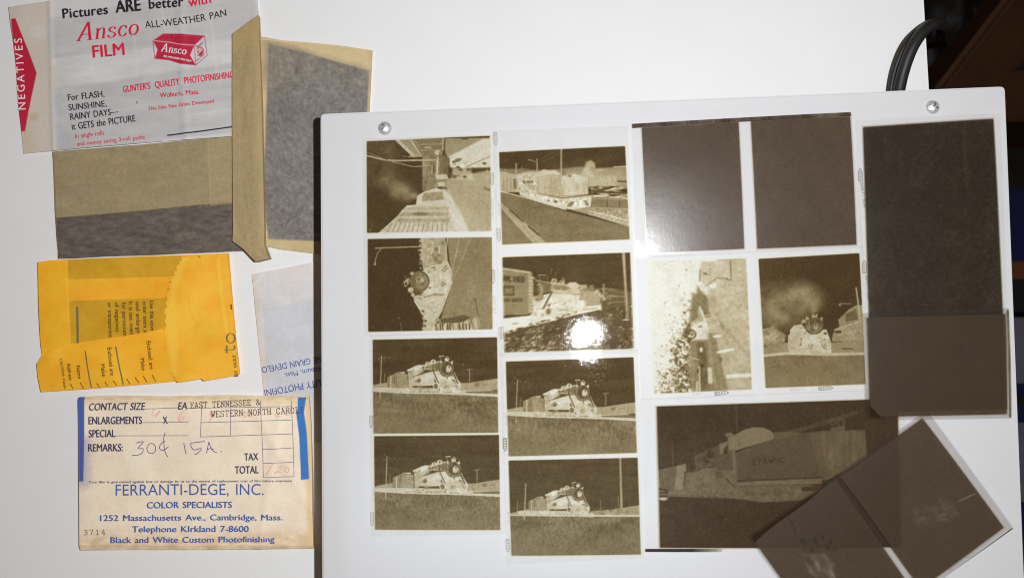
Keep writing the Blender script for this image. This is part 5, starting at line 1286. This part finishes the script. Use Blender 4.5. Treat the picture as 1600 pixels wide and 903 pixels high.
for st, a, b, h in (("Enclosed are", (638, 510), (654, 655), 21), ("Make", (605, 600), (613, 662), 21), ("Enclosed are", (437, 543), (453, 687), 21), ("Make", (403, 630), (411, 693), 21), ("Name", (277, 637), (286, 703), 19), ("Address", (226, 625), (238, 712), 19), ("CAUTION: Handle", (188, 602), (212, 757), 13)):
    k.text(st, a, b, h, .01)
for a, b in (((665, 683), (685, 720)), ((620, 690), (640, 722)), ((578, 697), (598, 726)), ((535, 703), (553, 733)), ((465, 712), (485, 738)), ((425, 718), (438, 743)), ((382, 727), (397, 748)), ((295, 722), (315, 755)), ((245, 730), (260, 757))): k.stroke([a, b], 4)
k.build("form_lettering", K_dark, S4c, e4_, .00009)
k = Ink(c4); k.stroke([(322, 560), (338, 660), (355, 752)], 7); k.stroke([(480, 537), (498, 640), (518, 735)], 7); k.build("form_rule", K_olive, S4c, e4_, .00009)
k = Ink(c4); k.stroke([(278, 330), (279, 420), (280, 520)], 12); k.build("printed_rule", K_olive, S4, e4_, .00009)
k = Ink(c4); k.glyphs("to", (1098, 574), (1096, 468), 74, SERIF, 10, 0, .4); k.build("large_lettering", K_olive, S4b, e4_, .00009)
k = Ink(c4); k.text("BY WAY", (1114, 690), (1102, 578), 17, .012); k.stroke([(1076, 320), (1077, 346)], 7); k.build("small_lettering", K_dark, S4b, e4_, .00009)

# ------------------------------------------------------------------ 5. white envelope lying upside down, half under the light box
S5 = Sheet(0.0002, lambda x, y: .0006 + .0002 * np.sin(x * .05) * np.sin(y * .03))
e5_ = empty("photo_envelope", P(470, 540, 0), "white envelope with upside down blue print, half hidden by the light box", "envelope", env_g)
def paint5(p):
    p.poly([(412, 482), (440, 478), (505, 468), (640, 440), (640, 720), (420, 720)], (209, 209, 211), 1, 3)
    for i in range(26): p.ell(412 + i * 4.2, 481.5 - i * .75 - rng.uniform(0, 3), 1.2, 4, (209, 209, 211), .8)
    p.poly([(390, 425), (400, 425), (424, 690), (408, 690)], (226, 204, 186), .7, 8); p.addn(np.ones(p.PX.shape), 2.5, 10, 10, 3)
    p.line([(397, 446), (412, 428)], 2, (236, 228, 222), .8, 2); p.ell(478, 420, 60, 10, (228, 214, 204), .5, 10)
S5.paper("paper_body", (wob((394, 428.5), (600, 388)), wob((420, 690), (610, 690)), wob((394, 428.5), (420, 690), .3), wob((600, 388), (610, 690))),
         1.2, paint5, paper("white_glassine", .5, .06, 700, mott=.05, spec=.35), e5_, 0.0, k=.96, base=(222, 217, 214))
k = Ink((330, 380, 3.61))
k.text("FINE GRAIN DEVELO", (650, 630), (285, 698), 34, .004); k.text("Woburn, Mass.", (640, 690), (412, 733), 27, .004); k.text("QUALITY PHOTOFINI", (710, 750), (300, 826), 38, .004)
k.build("blue_lettering", K_dblue, S5, e5_)

# ------------------------------------------------------------------ 6. beige order envelope
c6 = (110, 600, 3.344); c6a = (120, 610, 6.02); c6b = (300, 610, 6.02)
def lift6(x, y):
    w = .0004 * gauss(ldist(x, y, (400, 640), (445, 720)), 9) + .0004 * gauss(ldist(x, y, (440, 640), (425, 740)), 8)
    return .0021 + w + .0004 * np.sin(x * .022 + 1) * np.sin(y * .03) - .0012 * np.clip((624 - y) / 6, 0, 1) - .0010 * np.clip((y - 850) / 8, 0, 1) + .0004 * gauss(np.hypot(x - 480, y - 835), 20)
S6 = Sheet(0.0010, lift6)
e6_ = empty("photo_envelope", P(308, 740, 0), "beige order envelope with blue print, an order form and typed lines", "envelope", env_g)
def paint6(p):
    p.addn(np.ones(p.PX.shape), 2.2, 12, 12, 3)
    p.poly([(120, 612), (492, 612), (492, 632), (120, 630)], (214, 190, 150), .7, 14)
    for i in range(26): p.ell(130 + i * 14 + rng.normal(0, 4), 622 + rng.normal(0, 2), 9, 2.2, (198, 170, 124) if i % 2 else (232, 214, 184), .5, 3)
    p.poly([(120, 835), (492, 828), (492, 870), (120, 870)], (208, 178, 138), .6, 26); p.addn(p.mpoly([(120, 835), (492, 830), (492, 870), (120, 870)], 16), 7, 5, 3, 3)
    p.poly([(478, 615), (492, 615), (492, 860), (482, 860)], (212, 182, 134), .8, 8); p.ell(484, 845, 14, 12, (212, 182, 140), .5, 12)
    p.crop(*c6); p.poly([(50, 66), (83, 66), (79, 503), (57, 504)], (70, 92, 160)); p.poly([(50, 300), (82, 300), (79, 503), (57, 504)], (88, 82, 146), .6, 120)
    p.crop(*c6b); p.poly([(1005, 60), (1082, 62), (1062, 200), (1086, 380), (1112, 822), (1036, 832), (1016, 430), (990, 215), (1003, 150)], (58, 110, 178))
    p.crop(*c6); p.poly([(62, 850), (110, 842), (128, 852), (60, 862)], (236, 206, 176), .8, 4)
S6.paper("paper_body", ([(125.5, 620), (170, 617.5), (250, 619), (350, 617), (440, 618.5), (484, 617.5)], [(127, 858.5), (200, 857.5), (330, 857), (440, 856), (491, 855)], [(125.5, 620), (126, 700), (127.5, 790), (127, 858.5)], [(484, 617.5), (487, 660), (489, 740), (491, 855)]),
         0.95, paint6, paper("manila_paper", .65, .06, 600, mott=.05), e6_, 0.0, k=1.22, base=(226, 210, 187))
S6t = Sheet(0.0010, lambda x, y: lift6(x, y))
k = Ink(c6)
for st, a, b, h, sh in (("CONTACT SIZE", (106, 135), (396, 132), 37, .14), ("EA", (572, 130), (618, 128), 36, .14), ("ENLARGEMENTS", (105, 207), (383, 205), 38, 0), ("X", (495, 205), (518, 203), 38, 0), ("SPECIAL", (106, 275), (243, 273), 38, 0), ("REMARKS:", (103, 348), (282, 347), 38, 0), ("TAX", (916, 395), (988, 393), 37, 0), ("TOTAL", (867, 463), (990, 461), 38, 0)):
    k.text(st, a, b, h, .014, sh)
k.text("Your film is guaranteed against loss or damage by us to the extent of replacement cost of film before exposure.", (107, 512), (1168, 505), 12, .016)
k.build("order_form_lettering", K_navy, S6t, e6_)
k = Ink(c6)
for a, b in (((398, 127), (572, 121)), ((612, 124), (700, 120)), ((388, 198), (495, 197)), ((520, 195), (627, 194)), ((243, 267), (627, 265))): k.stroke([a, ((a[0] + b[0]) / 2, (a[1] + b[1]) / 2), b], 3.2)
k.crop(*c6b)
for a, b in (((100, 160), (945, 145)), ((95, 296), (945, 272)), ((97, 429), (957, 402)), ((668, 548), (960, 533)), ((678, 678), (966, 665)), ((684, 810), (972, 798)), ((110, 60), (96, 429)), ((380, 60), (375, 416)), ((655, 60), (684, 810)), ((942, 58), (972, 798))):
    k.stroke([tuple(np.array(a) * (1 - t) + np.array(b) * t) for t in np.linspace(0, 1, 12)], 5.6)
k.build("form_rule", K_rule, S6t, e6_, .00005)
k = Ink(c6)
k.text("FERRANTI-DEGE, INC.", (248, 576), (1018, 573), 57, .0); k.text("COLOR SPECIALISTS", (410, 643), (850, 641), 32, .018); k.text("1252 Massachusetts Ave., Cambridge, Mass.", (168, 708), (1115, 704), 30, .018)
k.text("Telephone KIrkland 7-8600", (333, 767), (938, 765), 31, .018); k.text("Black and White Custom Photofinishing", (220, 823), (1072, 818), 30, .018)
k.build("letterhead", K_blue, S6t, e6_)
k = Ink(c6b)
k.glyphs("EAST TENNESSEE &", (0, 163), (650, 130), 52, TW, 6.5, 0, None, .8); k.glyphs("WESTERN NORTH CAROLI", (193, 245), (1060, 205), 55, TW, 6.5, 0, None, .8)
k.build("typed_lettering", K_type, S6t, e6_, .00010)
k = Ink(c6); k.glyphs("3714", (78, 781), (196, 779), 26, TW, 3.6, 0, None, .95); k.build("stamped_number", K_brown, S6t, e6_)
k = Ink(c6a)
k.stroke([(575, 487), (610, 478), (642, 480), (592, 538), (640, 540), (622, 590), (536, 604)], 7, smooth=True)
k.stroke([(718 + 42 * math.cos(t), 538 + 48 * math.sin(t)) for t in np.linspace(-1.2, 5.3, 16)], 7)
k.stroke([(850, 468), (812, 490), (796, 525), (806, 550), (840, 552), (880, 520)], 7, smooth=True); k.stroke([(849, 390), (836, 445), (845, 560), (876, 618)], 7, smooth=True)
k.stroke([(1024, 485), (1034, 540), (1046, 592)], 7)
k.crop(*c6b)
k.stroke([(138, 470), (60, 480), (6, 494), (34, 550), (106, 530)], 7, smooth=True); k.stroke([(40, 588), (60, 588), (108, 546)], 7, smooth=True)
k.stroke([(174, 478), (164, 530), (152, 582)], 7); k.stroke([(174, 478), (210, 556), (252, 576)], 7, smooth=True); k.stroke([(158, 548), (190, 536), (222, 545)], 7); k.dot(290, 566, 6)
k.build("handwriting", K_pen, S6t, e6_, .00009)
k = Ink(c6a)
k.stroke([(745, 165), (722, 225), (730, 238), (805, 190)], 5); k.stroke([(798, 182), (775, 220), (754, 256)], 5)
k.stroke([(1048, 170), (995, 215), (972, 262), (985, 285), (1015, 272), (1028, 240), (1000, 245), (984, 270)], 5, smooth=True)
k.crop(*c6b)
k.stroke([(236, 196), (195, 200), (185, 225), (205, 238), (236, 200), (205, 245), (175, 288)], 5, smooth=True)
k.stroke([(475, 205), (520, 198), (492, 224), (526, 236), (482, 252)], 5, smooth=True); k.stroke([(556 + 24 * math.cos(t), 216 + 24 * math.sin(t)) for t in np.linspace(-1, 5.3, 12)], 5)
k.stroke([(756, 150), (735, 222)], 5); k.stroke([(790, 228), (815, 200), (835, 206), (800, 240), (850, 236)], 5, smooth=True); k.stroke([(906 + 28 * math.cos(t), 205 + 24 * math.sin(t)) for t in np.linspace(-1, 5.3, 12)], 5)
k.stroke([(772, 680), (735, 740), (704, 792)], 5); k.stroke([(815, 718), (850, 706), (838, 740), (785, 764), (852, 762)], 5, smooth=True); k.stroke([(906 + 19 * math.cos(t), 736 + 25 * math.sin(t)) for t in np.linspace(-1, 5.3, 12)], 5)
k.build("red_pencil_writing", K_redpen, S6t, e6_, .00008)

# ------------------------------------------------------------------ power cord
def tube_mesh(name, pts, r_, mat, seg=12, bmin=None):
    bm = bmesh.new()
    for line, r in zip(pts, r_):
        p = [Vector(q) for q in line]; q = []
        for i in range(len(p) - 1):
            p0, p1, p2, p3 = p[max(i - 1, 0)], p[i], p[i + 1], p[min(i + 2, len(p) - 1)]
            for j in range(8):
                t = j / 8; q.append(.5 * (2 * p1 + (p2 - p0) * t + (2 * p0 - 5 * p1 + 4 * p2 - p3) * t * t + (3 * p1 - p0 - 3 * p2 + p3) * t ** 3))
        q.append(p[-1]); rings = []
        for i, c in enumerate(q):
            d = (q[min(i + 1, len(q) - 1)] - q[max(i - 1, 0)]).normalized()
            a = d.cross(Vector((0, 0, 1)) if abs(d.z) < .9 else Vector((1, 0, 0))).normalized(); b = d.cross(a)
            rings.append([bm.verts.new(c + (a * math.cos(2 * math.pi * k / seg) + b * math.sin(2 * math.pi * k / seg)) * r) for k in range(seg)])
        for A_, B_ in zip(rings[:-1], rings[1:]):
            for k in range(seg): bm.faces.new((A_[k], A_[(k + 1) % seg], B_[(k + 1) % seg], B_[k]))
        bm.faces.new(rings[0][::-1]); bm.faces.new(rings[-1])
    bmesh.ops.recalc_face_normals(bm, faces=bm.faces)
    me = bpy.data.meshes.new(name); bm.to_mesh(me); bm.free(); me.polygons.foreach_set("use_smooth", [True] * len(me.polygons))
    return me
zc = lambda x, y, z: tuple(P(x, y, z))
strand1 = [zc(1402, 175, .006), zc(1405, 140, .010), zc(1414, 104, .013), zc(1428, 70, .015), zc(1446, 46, .014), zc(1464, 38, .006), zc(1474, 42, -.02), zc(1474, 48, -.12), zc(1476, 60, -.4), zc(1480, 70, -.74)]
strand2 = [zc(1391, 175, .004), zc(1392, 140, .006), zc(1400, 104, .008), zc(1415, 70, .010), zc(1435, 47, .009), zc(1455, 34, .003), zc(1466, 36, -.02), zc(1466, 44, -.12), zc(1466, 60, -.4), zc(1468, 70, -.74)]
co = link("power_cord", tube_mesh("power_cord", [strand1, strand2], (.0027, .0014), M_cord), M_cord)
tag(co, "black doubled power cord looping from behind the light box over the table edge", "cord")

# ------------------------------------------------------------------ things on the floor beyond the table
M_card = plain("brown_cardboard", (0.08, 0.034, 0.015), 0.8, 0.15, vary=0.12, scale=25, bump=.2, bscale=120)
M_tape = plain("cardboard_edge", (0.10, 0.052, 0.026), 0.8, 0.15, vary=0.15, scale=60)
M_navy = plain("navy_card", (0.006, 0.008, 0.065), 0.6, 0.3, vary=0.2)
M_orange = plain("orange_card", (0.15, 0.045, 0.014), 0.6, 0.3, vary=0.2)
M_grey = plain("grey_card", (0.15, 0.147, 0.2), 0.6, 0.3, vary=0.15, scale=30)
M_blackc = plain("black_card", (0.012, 0.010, 0.010), 0.6, 0.3, vary=0.3)
ZC = -0.56
def quadslab(name, px, z0, z1, mat, parent=None, bevel=0.0): return slab(name, [P(x, y, z1)[:2] for x, y in px], z0, z1, mat, parent, bevel)
cb = empty("cardboard_box", P(1600, 90, -.75), "brown cardboard box on the floor past the top right corner of the table", "box")
quadslab("box_body", [(1461, 137), (1570, 190), (1800, 176), (1800, -120), (1660, -120)], -.749, ZC, M_card, cb, .003)
quadslab("flap_edge", [(1459, 139), (1468, 139), (1580, -6), (1572, -8)], ZC + .001, ZC + .005, M_tape, cb)
quadslab("flap_fold", [(1474, 139), (1478, 139), (1590, -6), (1587, -8)], ZC + .001, ZC + .003, M_tape, cb)
quadslab("black_print", [(1583, 110), (1600, 98), (1620, 92), (1620, 112), (1600, 110)], ZC + .001, ZC + .002, M_blackc, cb)
# crumpled black bag
bm = bmesh.new(); bc = P(1478, 30, -.70)
bmesh.ops.create_uvsphere(bm, u_segments=64, v_segments=40, radius=1)
from mathutils import noise as mn
for v in bm.verts:
    p = v.co.copy(); n = mn.fractal(p * 2.3, .8, 2.1, 5) * .16 + abs(mn.noise(p * 5.5)) * .12
    v.co = Vector((bc.x + p.x * .075 * (1 + n), bc.y + p.y * .15 * (1 + n), bc.z + p.z * .06 * (1 + n)))
me = bpy.data.meshes.new("plastic_bag"); bm.to_mesh(me); bm.free(); me.polygons.foreach_set("use_smooth", [True] * len(me.polygons))
bag = link("plastic_bag", me, plain("black_plastic", (0.010, 0.008, 0.007), .5, .25, vary=.3, bump=.5, bscale=40))
tag(bag, "crumpled black plastic bag beside the cardboard box, in shadow", "bag")
# cartons seen as a sliver beyond the right side of the light box
c_a = empty("carton", P(1640, 390, -.75), "navy carton with an orange band, a sliver right of the light box", "box")
quadslab("carton_body", [(1560, 295), (1760, 295), (1760, 488), (1560, 488)], -.749, -.47, M_navy, c_a, .002)
quadslab("orange_band", [(1560, 409), (1760, 409), (1760, 436), (1560, 436)], -.4695, -.468, M_orange, c_a)
quadslab("black_band", [(1560, 438), (1760, 438), (1760, 486), (1560, 486)], -.4695, -.468, M_blackc, c_a)
c_b = empty("carton", P(1640, 700, -.75), "pale grey carton with dark blue bands, a sliver at the right edge", "box")
quadslab("carton_body", [(1560, 496), (1760, 496), (1760, 980), (1560, 980)], -.749, -.44, M_grey, c_b, .002)
for y0, y1, mt in ((599, 660, M_navy), (784, 975, M_navy), (616, 634, M_blackc)):
    quadslab("printed_band", [(1562, y0), (1758, y0), (1758, y1), (1562, y1)], -.4395, -.4385 + (.001 if mt is M_blackc else 0), mt, c_b)
